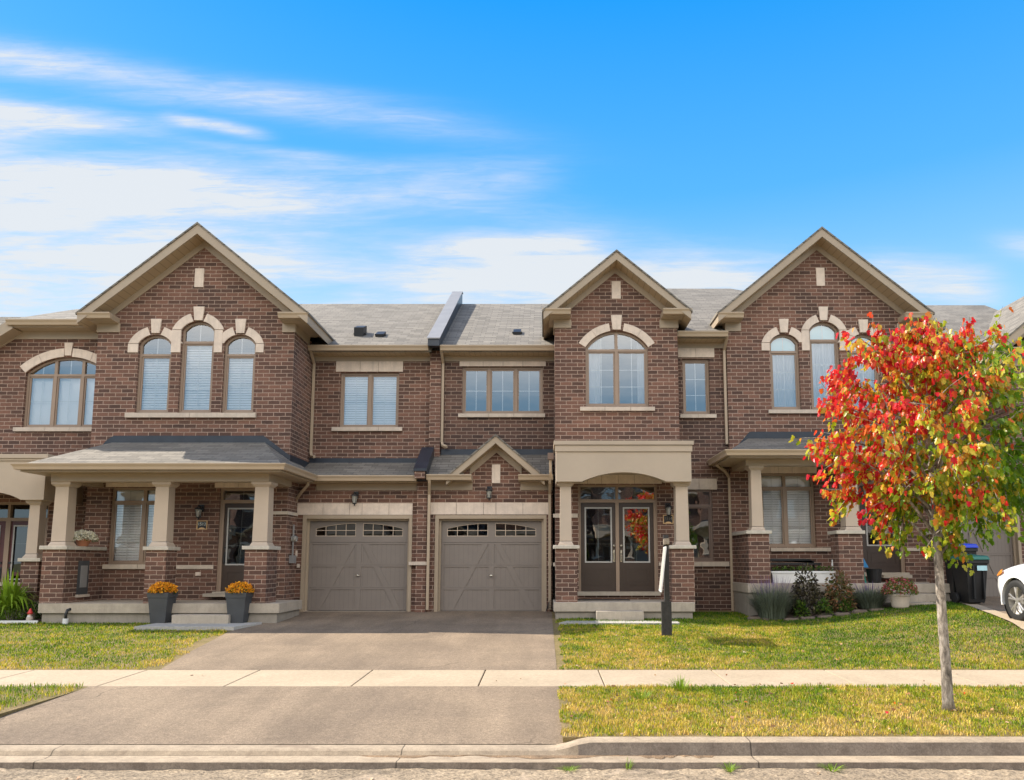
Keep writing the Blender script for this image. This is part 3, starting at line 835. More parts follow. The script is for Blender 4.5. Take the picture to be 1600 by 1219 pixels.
def window(par, r, Y, cols=(), transom=None, arch=None, top_cols=None, nx=2, nz=3, tnx=2, tnz=1, back='blind', rec=.07, fm='frame', gl='glass', film=None, label=None, backs=None, fw=.05, muntin='white'):
    """r = (px0, py0, px1, py1). cols = px of the mullion centres. Returns the hole in the wall."""
    ym = (r[1] + r[3]) / 2
    X0, _ = P(r[0], ym, Y); X1, _ = P(r[2], ym, Y); Z1 = P(0, r[1], Y)[1]; Z0 = P(0, r[3], Y)[1]
    cx = [P(c, ym, Y)[0] for c in cols]
    zt = P(0, transom, Y)[1] if transom else None
    if arch:
        zs = P(0, arch, Y)[1]; rise = Z1 - zs
        top = arc(X0, X1, zs, rise); hole = [(X0, Z0), (X1, Z0)] + list(reversed(top))
        ft = arctop(X0, X1, zs, rise, fw)
    else:
        hole = [(X0, Z0), (X1, Z0), (X1, Z1), (X0, Z1)]; ft = lambda x: Z1 - fw
    ya, yb = Y + rec, Y + rec + .07
    lights = []
    ce = [X0] + cx + [X1]
    mw = .035
    def edges(e):
        out = []
        for i in range(len(e) - 1):
            out.append((e[i] + (fw if i == 0 else mw), e[i + 1] - (fw if i == len(e) - 2 else mw)))
        return out
    rows = [(Z0 + fw, (zt - .028) if zt else None, edges(ce), 'low')]
    if zt:
        te = ce if top_cols is None else [X0] + [P(c, ym, Y)[0] for c in top_cols] + [X1]
        rows.append((zt + .028, None, edges(te), 'top'))
    for z0, z1, ed, kind in rows:
        for a, c in ed:
            if z1 is not None: poly = [(a, z0), (c, z0), (c, z1), (a, z1)]
            elif arch:
                k = 10; poly = [(a, z0), (c, z0)] + [(c + (a - c) * i / k, max(z0 + .02, ft(c + (a - c) * i / k))) for i in range(k + 1)]
            else: poly = [(a, z0), (c, z0), (c, Z1 - fw), (a, Z1 - fw)]
            lights.append((poly, a, c, z0, z1, kind))
    fr = MB(); fr.slab(hole, ya, yb, [l[0] for l in lights])
    # brick-mould step around the frame
    W_ = fr.build('window', fm, par)
    if label: W_['label'] = label
    # sashes on the low lights
    sh = MB(); gp = MB(); mu = MB(); bl = MB()
    for i, (poly, a, c, z0, z1, kind) in enumerate(lights):
        if z1 is None and not arch: z1 = Z1 - fw
        if kind == 'low' and z1 is not None:
            ring(sh, a + .002, c - .002, z0 + .002, z1 - .002, .032, ya + .022, yb - .004)
            a2, c2, z2, z3 = a + .034, c - .034, z0 + .034, z1 - .034
        else: a2, c2, z2, z3 = a, c, z0, z1
        yg = yb - .03
        gp.add([(p[0], yg, p[1]) for p in poly], [tuple(range(len(poly)))])
        mx_, mz_ = (nx, nz) if kind == 'low' else (tnx, tnz)
        ztop = z3 if z3 is not None else None
        for k in range(1, mx_):
            x = a2 + (c2 - a2) * k / mx_; zz = (ztop if ztop is not None else ft(x))
            mu.box(x - .008, x + .008, yg + .006, yg + .014, z2, zz)
        if ztop is not None:
            for k in range(1, mz_):
                z = z2 + (ztop - z2) * k / mz_; mu.box(a2, c2, yg + .0065, yg + .0135, z - .008, z + .008)
    if sh.v: sh.build('sash', fm, W_)
    gp.build('pane', gl, W_, recalc=False)
    if mu.v: mu.build('muntin', muntin, W_)
    yb2 = yb + .05
    if film:
        fb = MB()
        for poly, a, c, z0, z1, kind in lights:
            if kind == 'top': fb.add([(p[0], yb2 - .02, p[1]) for p in poly], [tuple(range(len(poly)))])
        fb.build('window_film', film, W_, recalc=False)
    kinds = backs if backs else [back] * len([l for l in lights if l[5] == 'low'])
    for i, l in enumerate([l for l in lights if l[5] == 'low']):
        poly, a, c, z0, z1, kind = l
        kd = kinds[i % len(kinds)]
        zt_ = (z1 if z1 is not None else Z1) + (0.02)
        if kd == 'blind':
            b = MB(); z = z0 - .02
            while z < zt_:
                b.add([(a - .03, yb2, z), (c + .03, yb2, z), (c + .03, yb2 + .018, z + .052), (a - .03, yb2 + .018, z + .052)], [(0, 1, 2, 3)]); z += .058
            b.build('blind', 'blind', W_, recalc=False)
        elif kd in ('curtain', 'curtain_left', 'curtain_right', 'curtain_half'):
            xa, xb = a - .03, c + .03
            if kd == 'curtain_left': xb = a + (c - a) * .48
            if kd == 'curtain_right': xa = a + (c - a) * .72
            b = MB(); n_ = 60; vs = []
            ztc = Z1 if arch else zt_
            for j in range(n_ + 1):
                x = xa + (xb - xa) * j / n_; yv = yb2 + .04 + .025 * math.sin(j * .95) + .012 * math.sin(j * 2.3 + 1)
                zh = min(ztc, (ft(x) if arch and zt else ztc))
                if kd == 'curtain': zh = zt_
                vs += [(x, yv, z0 - .05), (x, yv, zh)]
            b.add(vs, [(2 * j, 2 * j + 2, 2 * j + 3, 2 * j + 1) for j in range(n_)])
            b.build('curtain', 'curtain', W_, recalc=False, smooth=True)
        elif kd == 'roller':
            MB().add([(a - .03, yb2, z0 - .03), (c + .03, yb2, z0 - .03), (c + .03, yb2, zt_), (a - .03, yb2, zt_)], [(0, 1, 2, 3)]).build('roller_blind', 'blind', W_, recalc=False)
    return hole, W_

def stones(par, r, Y, joints=(), m='stone', name='lintel', proud=.02, parent_name=None):
    """a straight course of stone blocks; joints in px"""
    ym = (r[1] + r[3]) / 2
    e = [P(x, ym, Y)[0] for x in [r[0]] + list(joints) + [r[2]]]; z1, z0 = P(0, r[1], Y)[1], P(0, r[3], Y)[1]
    b = MB()
    for i in range(len(e) - 1): b.box(e[i] + .004, e[i + 1] - .004, Y - proud, Y + .05, z0, z1)
    return b.build(name, m, par)
def arch_stones(par, hole_r, arch_py, Y, th, legs=(None, None), leg_py=None, key=None, nseg=2, proud=.025, ext=0.0, name='arch_surround'):
    """voussoirs with a keystone over an arched opening; legs = px of the outer leg edges"""
    ym = (hole_r[1] + hole_r[3]) / 2
    X0, _ = P(hole_r[0], ym, Y); X1, _ = P(hole_r[2], ym, Y); Z1 = P(0, hole_r[1], Y)[1]; zs = P(0, arch_py, Y)[1]
    n = 24; inn = arc(X0, X1, zs, Z1 - zs, n, .004); out = arc(X0, X1, zs, Z1 - zs, n, th)
    if leg_py:
        wl = (X0 - P(legs[0], leg_py, Y)[0]) if legs[0] is not None else (P(legs[1], leg_py, Y)[0] - X1)
        out = arc(X0 - wl, X1 + wl, zs, Z1 - zs + th, n)
    kx0, kx1 = P(key[0], key[2], Y)[0], P(key[1], key[2], Y)[0]; kz1, kz0 = P(0, key[2], Y)[1], P(0, key[3], Y)[1]
    xc = (X0 + X1) / 2; hw = (kx1 - kx0) / 2
    b = MB(); y0, y1 = Y - proud, Y + .05
    li = [i for i in range(n + 1) if inn[i][0] < xc - hw * .72]; ri = [i for i in range(n + 1) if inn[i][0] > xc + hw * .72]
    def seg(ids):
        k = len(ids) - 1
        per = max(1, k // nseg)
        s_ = 0
        while s_ < k:
            e_ = min(k, s_ + per)
            if k - e_ < per * .6: e_ = k
            part = ids[s_:e_ + 1]
            g = .003
            poly = [inn[i] for i in part] + [out[i] for i in reversed(part)]
            cx_ = sum(p[0] for p in poly) / len(poly); cz_ = sum(p[1] for p in poly) / len(poly)
            poly = [(cx_ + (p[0] - cx_) * .985, cz_ + (p[1] - cz_) * .985) for p in poly]
            b.slab(poly, y0, y1)
            s_ = e_
    seg(li); seg(ri)
    b.slab([(xc - hw * .74, kz0), (xc + hw * .74, kz0), (xc + hw, kz1), (xc - hw, kz1)], y0 - .012, y1)
    if leg_py:
        zl = P(0, leg_py, Y)[1]
        for i, lg in enumerate(legs):
            if lg is None: continue
            lx = P(lg, leg_py, Y)[0]
            a, c = (lx, X0 - .004) if i == 0 else (X1 + .004, lx)
            zj = zs - .01
            b.box(a, c, y0, y1, zl, zj)
    return b.build(name, 'stone', par)

def chevron(xc, zap, slope, xl, xr, t0, t1):
    zt = lambda x: zap - slope * abs(x - xc)
    return [(xl, zt(xl) - t1), (xc, zap - t1), (xr, zt(xr) - t1), (xr, zt(xr) - t0), (xc, zap - t0), (xl, zt(xl) - t0)]
def gable(par, ap, lf, rt, Yf, Yw, Yb, th=.235, ret=.8, zdrop=None, side_to=None, wall_x=None, side_gutters=True, gutter_ends=(True, True)):
    """front gable roof. ap/lf/rt in px on the rake face at Yf"""
    xl, zl = P(lf[0], lf[1], Yf); xr, zr = P(rt[0], rt[1], Yf); xc, za = P(ap[0], ap[1], Yf)
    ze = (zl + zr) / 2; xc = (xl + xr) / 2
    sl_ = (za - ze) / ((xr - xl) / 2)
    b = MB(); b.use('trim')
    b.slab(chevron(xc, za, sl_, xl, xr, .035, th), Yf, Yb)
    rf = b.build('gable_roof', None, par)
    t = MB(); t.slab(chevron(xc, za, sl_, xl - .03, xr + .03, -.012, .034), Yf - .025, Yb)
    t.build('shingles', 'shingle', rf)
    s = MB(); zt = lambda x: za - sl_ * abs(x - xc) - th - .003
    for (a, c) in ((xl + .02, xc), (xc, xr - .02)):
        pts = [(a, Yf + .03, zt(a)), (c, Yf + .03, zt(c)), (c, Yw - .03, zt(c)), (a, Yw - .03, zt(a))]
        s.plate(pts, .006)
    s.build('soffit', 'soffit', rf)
    f = MB()
    if wall_x: f.slab(chevron(xc, za, sl_, wall_x[0], wall_x[1], th + .004, th + .17), Yw - .028, Yw + .02)
    f.build('frieze', 'trim', rf)
    return dict(xl=xl, xr=xr, xc=xc, za=za, ze=ze, sl=sl_, th=th, obj=rf, zt=lambda x: za - sl_ * abs(x - xc))
def eave_returns(par, g, Yf, Yw, Ys, wx, xin, gz, gh=.13, fz=.2):
    """horizontal gutter returns at the feet of a gable; wx wall corners, xin inner ends (X), gz = top Z of gutter, Ys = where the side gutter ends"""
    for side in (0, 1):
        if xin[side] is None: continue
        xo = g['xl'] + .10 if side == 0 else g['xr'] - .10
        xi = xin[side]; w_ = wx[side]
        b = MB(); inw = 1 if side == 1 else -1
        path = [(xi, Yf + .10, gz), (xo, Yf + .10, gz), (xo, Ys[side], gz)]
        b.gutter(path, inward=(1 if side == 1 else -1))
        b.build('gutter', 'gutter', par)
        t = MB(); t.use('trim')
        xa, xb = min(xi, xo), max(xi, xo)
        t.box(xa, xb, Yf + .102, Yw - .004, gz - gh - .01, gz - .012)
        # side fascia and soffit
        sa, sb = (xo, w_ - .003) if side == 0 else (w_ + .003, xo)
        t.box(sa + .0, sb, Yw - .004, Ys[side], gz - gh - .012, gz - .02)
        # frieze boards under the soffit
        fa, fb = (w_ - .0, xi) if side == 0 else (xi, w_ + .0)
        t.box(fa - .025, fb + .025, Yw - .03, Yw + .01, gz - gh - .01 - fz, gz - gh - .012)
        if side == 1: t.box(w_ + .001, w_ + .03, Yw + .012, Ys[side], gz - gh - fz, gz - gh - .013)
        else: t.box(w_ - .03, w_ - .001, Yw + .012, Ys[side], gz - gh - fz, gz - gh - .013)
        t.build('eave_box', None, par)
def ray_roof(zE, yE, tan_p, py):
    """height and distance of the roof ridge seen at row py"""
    k = K(py); t = (k * yE - zE) / (tan_p - k); return yE + t, zE + tan_p * t
def roof_plane(par, x0, x1, yE, zE, yR, zR, name='roof', x0r=None, x1r=None, back=6.0):
    x0r = x0 if x0r is None else x0r; x1r = x1 if x1r is None else x1r
    b = MB()
    b.plate([(x0, yE, zE), (x1, yE, zE), (x1r, yR, zR), (x0r, yR, zR)], .14)
    b.plate([(x0r, yR + .001, zR), (x1r, yR + .001, zR), (x1, yR + back, zR - back * .55), (x0, yR + back, zR - back * .55)], .14)
    return b.build(name, 'shingle', par)
def eave(par, x0, x1, yF, z, Yw, fz=.17, gut=True):
    """straight eave: gutter, soffit board, frieze on the wall"""
    if gut: MB().gutter([(x0, yF, z), (x1, yF, z)]).build('gutter', 'gutter', par)
    b = MB(); b.box(x0, x1, yF + .002, Yw - .002, z - .15, z - .118)
    b.box(x0, x1, yF + .001, yF + .03, z - .117, z - .02)
    b.build('soffit', 'soffit', par)
    MB().box(x0, x1, Yw - .028, Yw + .01, z - .152 - fz, z - .152).build('frieze', 'trim', par)
def downpipe(par, pts, w=.036):
    b = MB(); b.tube(pts, w * 1.25, 4)
    return b.build('downpipe', 'gutter', par, bevel=.006)
def column(par, px0, px1, pyt, pyb, Yf, mat_='trim_light'):
    ym = (pyt + pyb) / 2
    x0, _ = P(px0, ym, Yf); x1, _ = P(px1, ym, Yf); z1 = P(0, pyt, Yf)[1]; z0 = P(0, pyb, Yf)[1]
    xc = (x0 + x1) / 2; h = (x1 - x0) / 2; yc = Yf + h
    b = MB()
    b.frust(xc, yc, z0, z0 + .035, h + .040, h + .034); b.frust(xc, yc, z0 + .036, z0 + .09, h + .030, h + .003)
    b.frust(xc, yc, z0 + .1, z1 - .08, h * 1.02, h * .94)
    b.frust(xc, yc, z1 - .10, z1 - .055, h + .0, h + .045); b.frust(xc, yc, z1 - .054, z1, h + .05, h + .055)
    return b.build('column', mat_, par)
def pier(par, px0, px1, pyt, pyb, Yf, Yb, capr=.05, mb='brick', cap_py=None):
    ym = (pyt + pyb) / 2
    x0, _ = P(px0, ym, Yf); x1, _ = P(px1, ym, Yf); z1 = P(0, pyt, Yf)[1]; z0 = P(0, pyb, Yf)[1]
    o = MB().box(x0, x1, Yf, Yb, z0 - .05, z1 - .075).build('pier', mb, par)
    MB().box(x0 - capr, x1 + capr, Yf - capr, Yb + (capr if Yb - Yf < 1 else -.01), z1 - .075, z1).build('cap_stone', 'cap', o, bevel=.008)
    return x0, x1, z0, z1
def wall_lamp(par, px, py, Y, s=1.0):
    x, z = P(px, py, Y)
    b = MB()
    b.box(x - .055, x + .055, Y - .03, Y, z + .0, z + .16)
    b.tube([(x, Y - .03, z + .1), (x, Y - .10, z + .13), (x, Y - .15, z + .10)], .012, 6)
    b.lathe([(.012, .16), (.03, .13), (.085, .085), (.088, .07), (.02, .068)], (x, Y - .15, z - .02), 12)
    b.lathe([(.05, -.115), (.055, -.10), (.03, -.095)], (x, Y - .15, z - .02), 12)
    b.lathe([(.004, -.165), (.018, -.15), (.012, -.13), (.035, -.115)], (x, Y - .15, z - .02), 10)
    for k in range(4):
        q = math.pi / 4 + k * math.pi / 2
        b.tube([(x + .05 * math.cos(q), Y - .15 + .05 * math.sin(q), z - .12), (x + .078 * math.cos(q), Y - .15 + .078 * math.sin(q), z + .05)], .005, 4)
    o = b.build('wall_lamp', 'black', par)
    MB().lathe([(.03, -.10), (.045, -.10), (.068, .05), (.05, .055)], (x, Y - .15, z - .015), 12).build('lamp_glass', 'lampglass', o)
    return o
def text_mesh(name, body, size, loc, par, m, ext=.004, rz=0):
    cu = bpy.data.curves.new(name, 'FONT'); cu.body = body; cu.size = size; cu.extrude = ext; cu.align_x = 'CENTER'; cu.align_y = 'CENTER'; cu.offset = .0018
    to = bpy.data.objects.new(name, cu); COL.objects.link(to)
    dg = bpy.context.evaluated_depsgraph_get(); me = bpy.data.meshes.new_from_object(to.evaluated_get(dg))
    bpy.data.objects.remove(to)
    me.name = name; me.materials.clear(); me.materials.append(M[m])
    o = bpy.data.objects.new(name, me); COL.objects.link(o); o.parent = par
    o.location = Vector(loc) - world_loc(par); o.rotation_euler = (math.pi / 2, 0, rz)
    return o
def plaque(par, px, py, Y, num, w_=.235, h_=.20):
    x, z = P(px, py, Y)
    b = MB(); b.use('gold'); ring(b, x - w_ / 2, x + w_ / 2, z - h_ / 2, z + h_ / 2, .018, Y - .022, Y - .001)
    b.slab([(x - .07, z - h_ / 2 + .017), (x + .07, z - h_ / 2 + .017), (x + .045, z - h_ / 2 + .038), (x, z - h_ / 2 + .046), (x - .045, z - h_ / 2 + .038)], Y - .020, Y - .002)
    b.use('black'); b.box(x - w_ / 2 + .017, x + w_ / 2 - .017, Y - .012, Y - .001, z - h_ / 2 + .017, z + h_ / 2 - .017)
    o = b.build('number_plaque', None, par)
    text_mesh('digits', num, .092, (x, Y - .015, z + .018), o, 'steel')
def garage_door(par, r, Y, frame_r, floor_py, lab=None):
    """r door leaf px rect; returns wall hole"""
    ym = (r[1] + r[3]) / 2
    fx0, fx1 = P(frame_r[0], ym, Y)[0], P(frame_r[2], ym, Y)[0]; fz1 = P(0, frame_r[1], Y)[1]; fz0 = P(0, floor_py, Y)[1] - .06
    x0, x1 = P(r[0], ym, Y)[0], P(r[2], ym, Y)[0]; z1, z0 = P(0, r[1], Y)[1], P(0, r[3], Y)[1]
    hole = [(fx0, fz0 - .1), (fx1, fz0 - .1), (fx1, fz1), (fx0, fz1)]
    # jamb and head casing
    c = MB(); c.slab([(fx0, fz0), (x0 - .02, fz0), (x0 - .02, z1 + .02), (x1 + .02, z1 + .02), (x1 + .02, fz0), (fx1, fz0), (fx1, fz1), (fx0, fz1)], Y - .02, Y + .10)
    c.slab([(x0 - .02, fz0), (x0 + .025, fz0), (x0 + .025, z1 - .025), (x1 - .025, z1 - .025), (x1 - .025, fz0), (x1 + .02, fz0), (x1 + .02, z1 + .02), (x0 - .02, z1 + .02)], Y + .09, Y + .14)
    c.build('door_casing', 'trim', par)
    yd = Y + .16
    H = z1 - z0; W_ = x1 - x0; sec = H / 4
    D = MB(); D.use('door_grey')
    # window section on top
    zb = z1 - sec
    wh = []
    for k in (0, 1):
        a = x0 + W_ * (.065 + .47 * k); c_ = a + W_ * .40; zz0 = zb + sec * .27; zz1 = zb + sec * .86
        if k == 0: arcp = [(c_ + (a - c_) * i / 10, zz0 + (zz1 - zz0) * (1 - .42 * (i / 10) ** 2)) for i in range(11)]
        else: arcp = [(c_ + (a - c_) * i / 10, zz0 + (zz1 - zz0) * (1 - .42 * (1 - i / 10) ** 2)) for i in range(11)]
        wh.append(([(a, zz0), (c_, zz0)] + arcp, a, c_, zz0, zz1, k))
    D.slab([(x0, zb + .003), (x1, zb + .003), (x1, z1), (x0, z1)], yd, yd + .045, [w_[0] for w_ in wh])
    for s_ in range(3):
        a, b_ = z0 + s_ * sec, z0 + (s_ + 1) * sec - .004
        D.use('door_grey'); D.box(x0, x1, yd + .012, yd + .045, a, b_)
        # vertical planks
        npl = 22
        # raised rails and stiles
        rw = .055
        D.box(x0, x1, yd - .004, yd + .0115, b_ - rw * .75, b_); D.box(x0, x1, yd - .004, yd + .0115, a, a + rw * .6)
        for (p0, p1) in ((0, .035), (.475, .525), (.965, 1)):
            D.box(x0 + W_ * p0, x0 + W_ * p1, yd - .004, yd + .0115, a + rw * .6 + .0005, b_ - rw * .75 - .0005)
        # diagonal braces, wide apart at the foot and meeting at the top
        zA, zB = a + rw * .6, b_ - rw * .75
        hz = 3 * sec
        for sg in (-1, 1):
            def xb(z):
                t = (z - z0) / hz
                return .5 + sg * (.40 - .345 * t)
            bw = .030
            D.slab([(x0 + W_ * (xb(zA) - bw), zA), (x0 + W_ * (xb(zA) + bw), zA), (x0 + W_ * (xb(zB) + bw), zB), (x0 + W_ * (xb(zB) - bw), zB)], yd - .003, yd + .0118)
        D.use('door_groove')
        for k in range(1, npl):
            x = x0 + W_ * k / npl; D.box(x - .0022, x + .0022, yd + .0112, yd + .0125, zA, zB)
    D.use('door_groove'); D.box(x0, x1, yd + .03, yd + .04, z0, z1 - sec)
    o = D.build('garage_door', None, par)
    if lab: o['label'] = lab
    for (poly, a, c_, zz0, zz1, k) in wh:
        g = MB(); g.use('glass_dark'); g.add([(p[0], yd + .03, p[1]) for p in poly], [tuple(range(len(poly)))])
        g.use('trim_light')
        for i in (1, 2, 3):
            x = a + (c_ - a) * i / 4; t = i / 4; t = (1 - t) if k == 0 else t
            g.box(x - .008, x + .008, yd + .012, yd + .02, zz0, zz0 + (zz1 - zz0) * (1 - .42 * t * t))
        g.box(a, c_, yd + .0125, yd + .0195, zz0 + (zz1 - zz0) * .42, zz0 + (zz1 - zz0) * .42 + .016)
        n_ = len(poly)
        cx_ = (a + c_) / 2; cz_ = (zz0 + zz1) / 2
        inner = [(cx_ + (p[0] - cx_) * .97, cz_ + (p[1] - cz_) * .90) for p in poly]
        g.slab(poly, yd + .004, yd + .03, [inner])
        g.build('window', None, o, recalc=False)
    xm_, zm_ = (x0 + x1) / 2, z0 + sec * 1.53
    h = MB(); h.lathe([(.02, 0), (.02, .02), (.008, .025), (.008, .04)], (xm_, yd - .04, zm_), 10, axis='y'); h.box(xm_ - .045, xm_ + .045, yd - .052, yd - .040, zm_ - .010, zm_ + .010)
    h.build('handle', 'steel', o)
    MB().box(x0 - .05, x1 + .05, Y + .02, Y + .6, z0 - .09, z0 - .012).build('threshold', 'concrete', o)
    return hole
def house_root(px, py, Y, label, cat='townhouse'):
    x, z = P(px, py, Y); return thing('brick_townhouse', label, cat, (x, Y, G(x, min(Y, 17))), 'attached brick townhouses in one row')
def shell(par, x0, x1, Y0, Z1, Zfl):
    """back and party walls plus an upper floor so the rooms are dark and closed"""
    b = MB(); b.box(x0 + .02, x1 - .02, 28, 28.25, -1.3, Z1); b.box(x0 + .02, x0 + .22, Y0 + .3, 27.99, -1.3, Z1 - .1); b.box(x1 - .22, x1 - .02, Y0 + .3, 27.99, -1.3, Z1 - .1)
    b.box(x0 + .25, x1 - .25, Y0 + .3, 27.9, Zfl, Zfl + .25)
    b.box(x0 + .25, x1 - .25, Y0 + .3, 27.9, -.95, -.8); b.box(x0 + .25, x1 - .25, Y0 + .3, 27.9, Z1 - .3, Z1 - .15)
    # room partition
    b.box(x0 + .25, x1 - .25, Y0 + 4.0, Y0 + 4.1, Zfl + .251, Z1 - .301); b.box(x0 + .25, x1 - .25, Y0 + 4.0, Y0 + 4.1, -.799, Zfl - .001)
    return b.build('inner_wall', 'interior', par)
# ------------------------------------------------------------------ plane distances
YM, YG, YT1, YT2, YR2, YT3 = 18.55, 17.80, 17.10, 17.55, 18.15, 18.02
YP1, YP2, YP3 = 15.70, 16.45, 16.75
def X(px, py, Y): return P(px, py, Y)[0]
def Z(py, Y): return P(0, py, Y)[1]
def eave_to(par, b, *a): pass
TANP = .5774
# common eaves
yE = YM - .38
zE_A = Z(540, yE - .1)
yR_A, zR_A = ray_roof(zE_A, yE, TANP, 475)

# ================================================================== HOUSE A (number 1512)
A = house_root(300, 960, YT1, 'brick townhouse with plaque 1512, a wide covered porch and three arched blinded windows')
a0 = X(148, 600, YT1); a1 = X(457, 600, YT1); pA = X(664, 800, YG)
xpar0, xpar1 = X(672, 600, YM - .1), X(690, 600, YM - .1)
holes = []
Yt = YT1
for r, kw in (((214, 523, 266, 645), dict(arch=537, transom=554)), ((281, 502, 333, 645), dict(arch=515.5, transom=534)), ((348, 523, 398, 645), dict(arch=537, transom=554))):
    h, _ = window(A, r, Yt, back='blind', gl='glass_strong', nx=2, nz=2 if r[0] != 281 else 3, tnx=2, tnz=1, **kw); holes.append(h)
stones(A, (197, 646, 401, 653), Yt, (298,), 'stone_sill', 'sill', proud=.07)
arch_stones(A, (214, 523, 266, 645), 537, Yt, .20, legs=(200, None), leg_py=551, key=(233.5, 250, 499, 521), nseg=1)
arch_stones(A, (281, 502, 333, 645), 515.5, Yt, .20, proud=.031, legs=(267.5, 347), leg_py=551, key=(301, 318, 480, 501), nseg=1)
arch_stones(A, (348, 523, 398, 645), 537, Yt, .20, legs=(None, 412), leg_py=551, key=(365, 382, 499, 521), nseg=1)
stones(A, (304.5, 420, 319, 449), Yt, (), 'stone', 'accent_stone')
h, _ = window(A, (170, 762, 268, 882), Yt, cols=(221,), transom=784, nx=2, nz=3, tnx=2, back='blind', film='blind', rec=.08); holes.append(h)
stones(A, (166, 753, 272, 761), Yt, (207, 232), 'stone', 'lintel')
stones(A, (155, 882, 266, 889), Yt, (217,), 'stone_sill', 'sill', proud=.06)
stones(A, (272, 883, 334, 889), Yt, (), 'stone_sill', 'band_stone', proud=.03)
# entry door of A
def entry(par, fr, Y, leaves, py_tr, mdoor, glass_rects, handles, mframe='frame', glm='glass_door', panel=True, nzz=3, side=None, tnx=2):
    """fr = outer frame px rect, leaves=[(px0,px1)]"""
    ym = (fr[1] + fr[3]) / 2
    x0, x1 = X(fr[0], ym, Y), X(fr[2], ym, Y); z1, z0 = Z(fr[1], Y), Z(fr[3], Y); zt = Z(py_tr, Y)
    lz1, lz0 = zt - .05, z0 + .04
    L = [(X(a, ym, Y), X(c, ym, Y)) for a, c in leaves]
    tl = []
    ncol = len(L) if side is None else 1
    tx = [x0 + .05] + ([(L[0][1] + L[1][0]) / 2] if len(L) > 1 else []) + [x1 - .05]
    tops = [[(tx[i] + (.0 if i == 0 else .03), zt + .03), (tx[i + 1] - (.0 if i == len(tx) - 2 else .03), zt + .03), (tx[i + 1] - (.0 if i == len(tx) - 2 else .03), z1 - .05), (tx[i] + (.0 if i == 0 else .03), z1 - .05)] for i in range(len(tx) - 1)]
    f = MB(); f.slab([(x0, z0), (x1, z0), (x1, z1), (x0, z1)], Y + .05, Y + .18, tops + [[(a - .004, lz0 - .004), (c + .004, lz0 - .004), (c + .004, lz1 + .004), (a - .004, lz1 + .004)] for a, c in L])
    fo = f.build('door_frame', mframe, par)
    g = MB()
    for t in tops: g.add([(p[0], Y + .12, p[1]) for p in t], [(0, 1, 2, 3)])
    g.build('transom_pane', glm, fo, recalc=False)
    mu = MB()
    for t in tops:
        for k in range(1, tnx):
            xx = t[0][0] + (t[1][0] - t[0][0]) * k / tnx; mu.box(xx - .007, xx + .007, Y + .125, Y + .132, t[0][1], t[2][1])
    if mu.v: mu.build('muntin', 'white', fo)
    for (a, c), gr, hd in zip(L, glass_rects, handles):
        gy = (gr[1] + gr[3]) / 2
        ga, gc = X(gr[0], gy, Y + .06), X(gr[2], gy, Y + .06); gz1, gz0 = Z(gr[1], Y + .06), Z(gr[3], Y + .06)
        d = MB(); yd = Y + .08
        d.slab([(a, lz0), (c, lz0), (c, lz1), (a, lz1)], yd, yd + .045, [[(ga, gz0), (gc, gz0), (gc, gz1), (ga, gz1)]])
        if panel:
            pz1, pz0 = gz0 - .13, lz0 + .14
            ring(d, ga - .01, gc + .01, pz0, pz1, .045, yd - .010, yd - .0005)
            d.box(ga + .07, gc - .07, yd - .007, yd - .0005, pz0 + .08, pz1 - .08)
        do = d.build('front_door', mdoor, par)
        w_ = MB(); ring(w_, ga - .02, gc + .02, gz0 - .02, gz1 + .02, .033, yd - .014, yd - .001); w_.build('glass_bead', 'bead', do)
        MB().add([(ga, yd + .02, gz0), (gc, yd + .02, gz0), (gc, yd + .02, gz1), (ga, yd + .02, gz1)], [(0, 1, 2, 3)]).build('pane', glm, do, recalc=False)
        mu = MB(); xm_ = (ga + gc) / 2; mu.box(xm_ - .006, xm_ + .006, yd + .022, yd + .03, gz0, gz1)
        for k in range(1, nzz): zz = gz0 + (gz1 - gz0) * k / nzz; mu.box(ga, gc, yd + .0225, yd + .0295, zz - .006, zz + .006)
        mu.build('muntin', 'white', do)
        hx = X(hd, 850, Y); hz = gz0 + .17
        hm = 'steel' if mdoor != 'door_red' else 'black'
        if par is A: hm = 'black'
        h_ = MB(); h_.lathe([(.026, 0), (.024, .022)], (hx, yd - .022, hz + .20), 12, axis='y')
        h_.box(hx - .022, hx + .022, yd - .014, yd - .0005, hz - .17, hz + .10)
        h_.tube([(hx, yd - .01, hz + .05), (hx, yd - .06, hz + .03), (hx, yd - .06, hz - .12), (hx, yd - .01, hz - .14)], .010, 8)
        h_.build('handle', hm, do)
    MB().box(x0 - .03, x1 + .03, Y - .09, Y + .045, z0 - .05, z0 + .035).build('threshold', 'concrete', fo)
    return [(x0, z0), (x1, z0), (x1, z1), (x0, z1)]
holes.append(entry(A, (340, 763, 408, 927), Yt, [(347, 402)], 783, 'door_brown', [(355, 795, 396, 882)], [350]))
stones(A, (336, 753, 412, 762), Yt, (373,), 'stone', 'lintel')
MB().box(X(325, 928, Yt) , X(400, 928, Yt), Yt - .28, Yt - .004, Z(932, Yt), Z(927, Yt)).build('door_sill', 'concrete', A, bevel=.008)
wall_lamp(A, 315, 800, Yt)
plaque(A, 316, 820.5, Yt, '1512')
x, z = P(310, 897, Yt); MB().box(x - .055, x + .055, Yt - .03, Yt, z - .04, z + .04).box(x - .03, x + .03, Yt - .045, Yt - .031, z - .025, z + .025).build('outlet', 'stone', A)

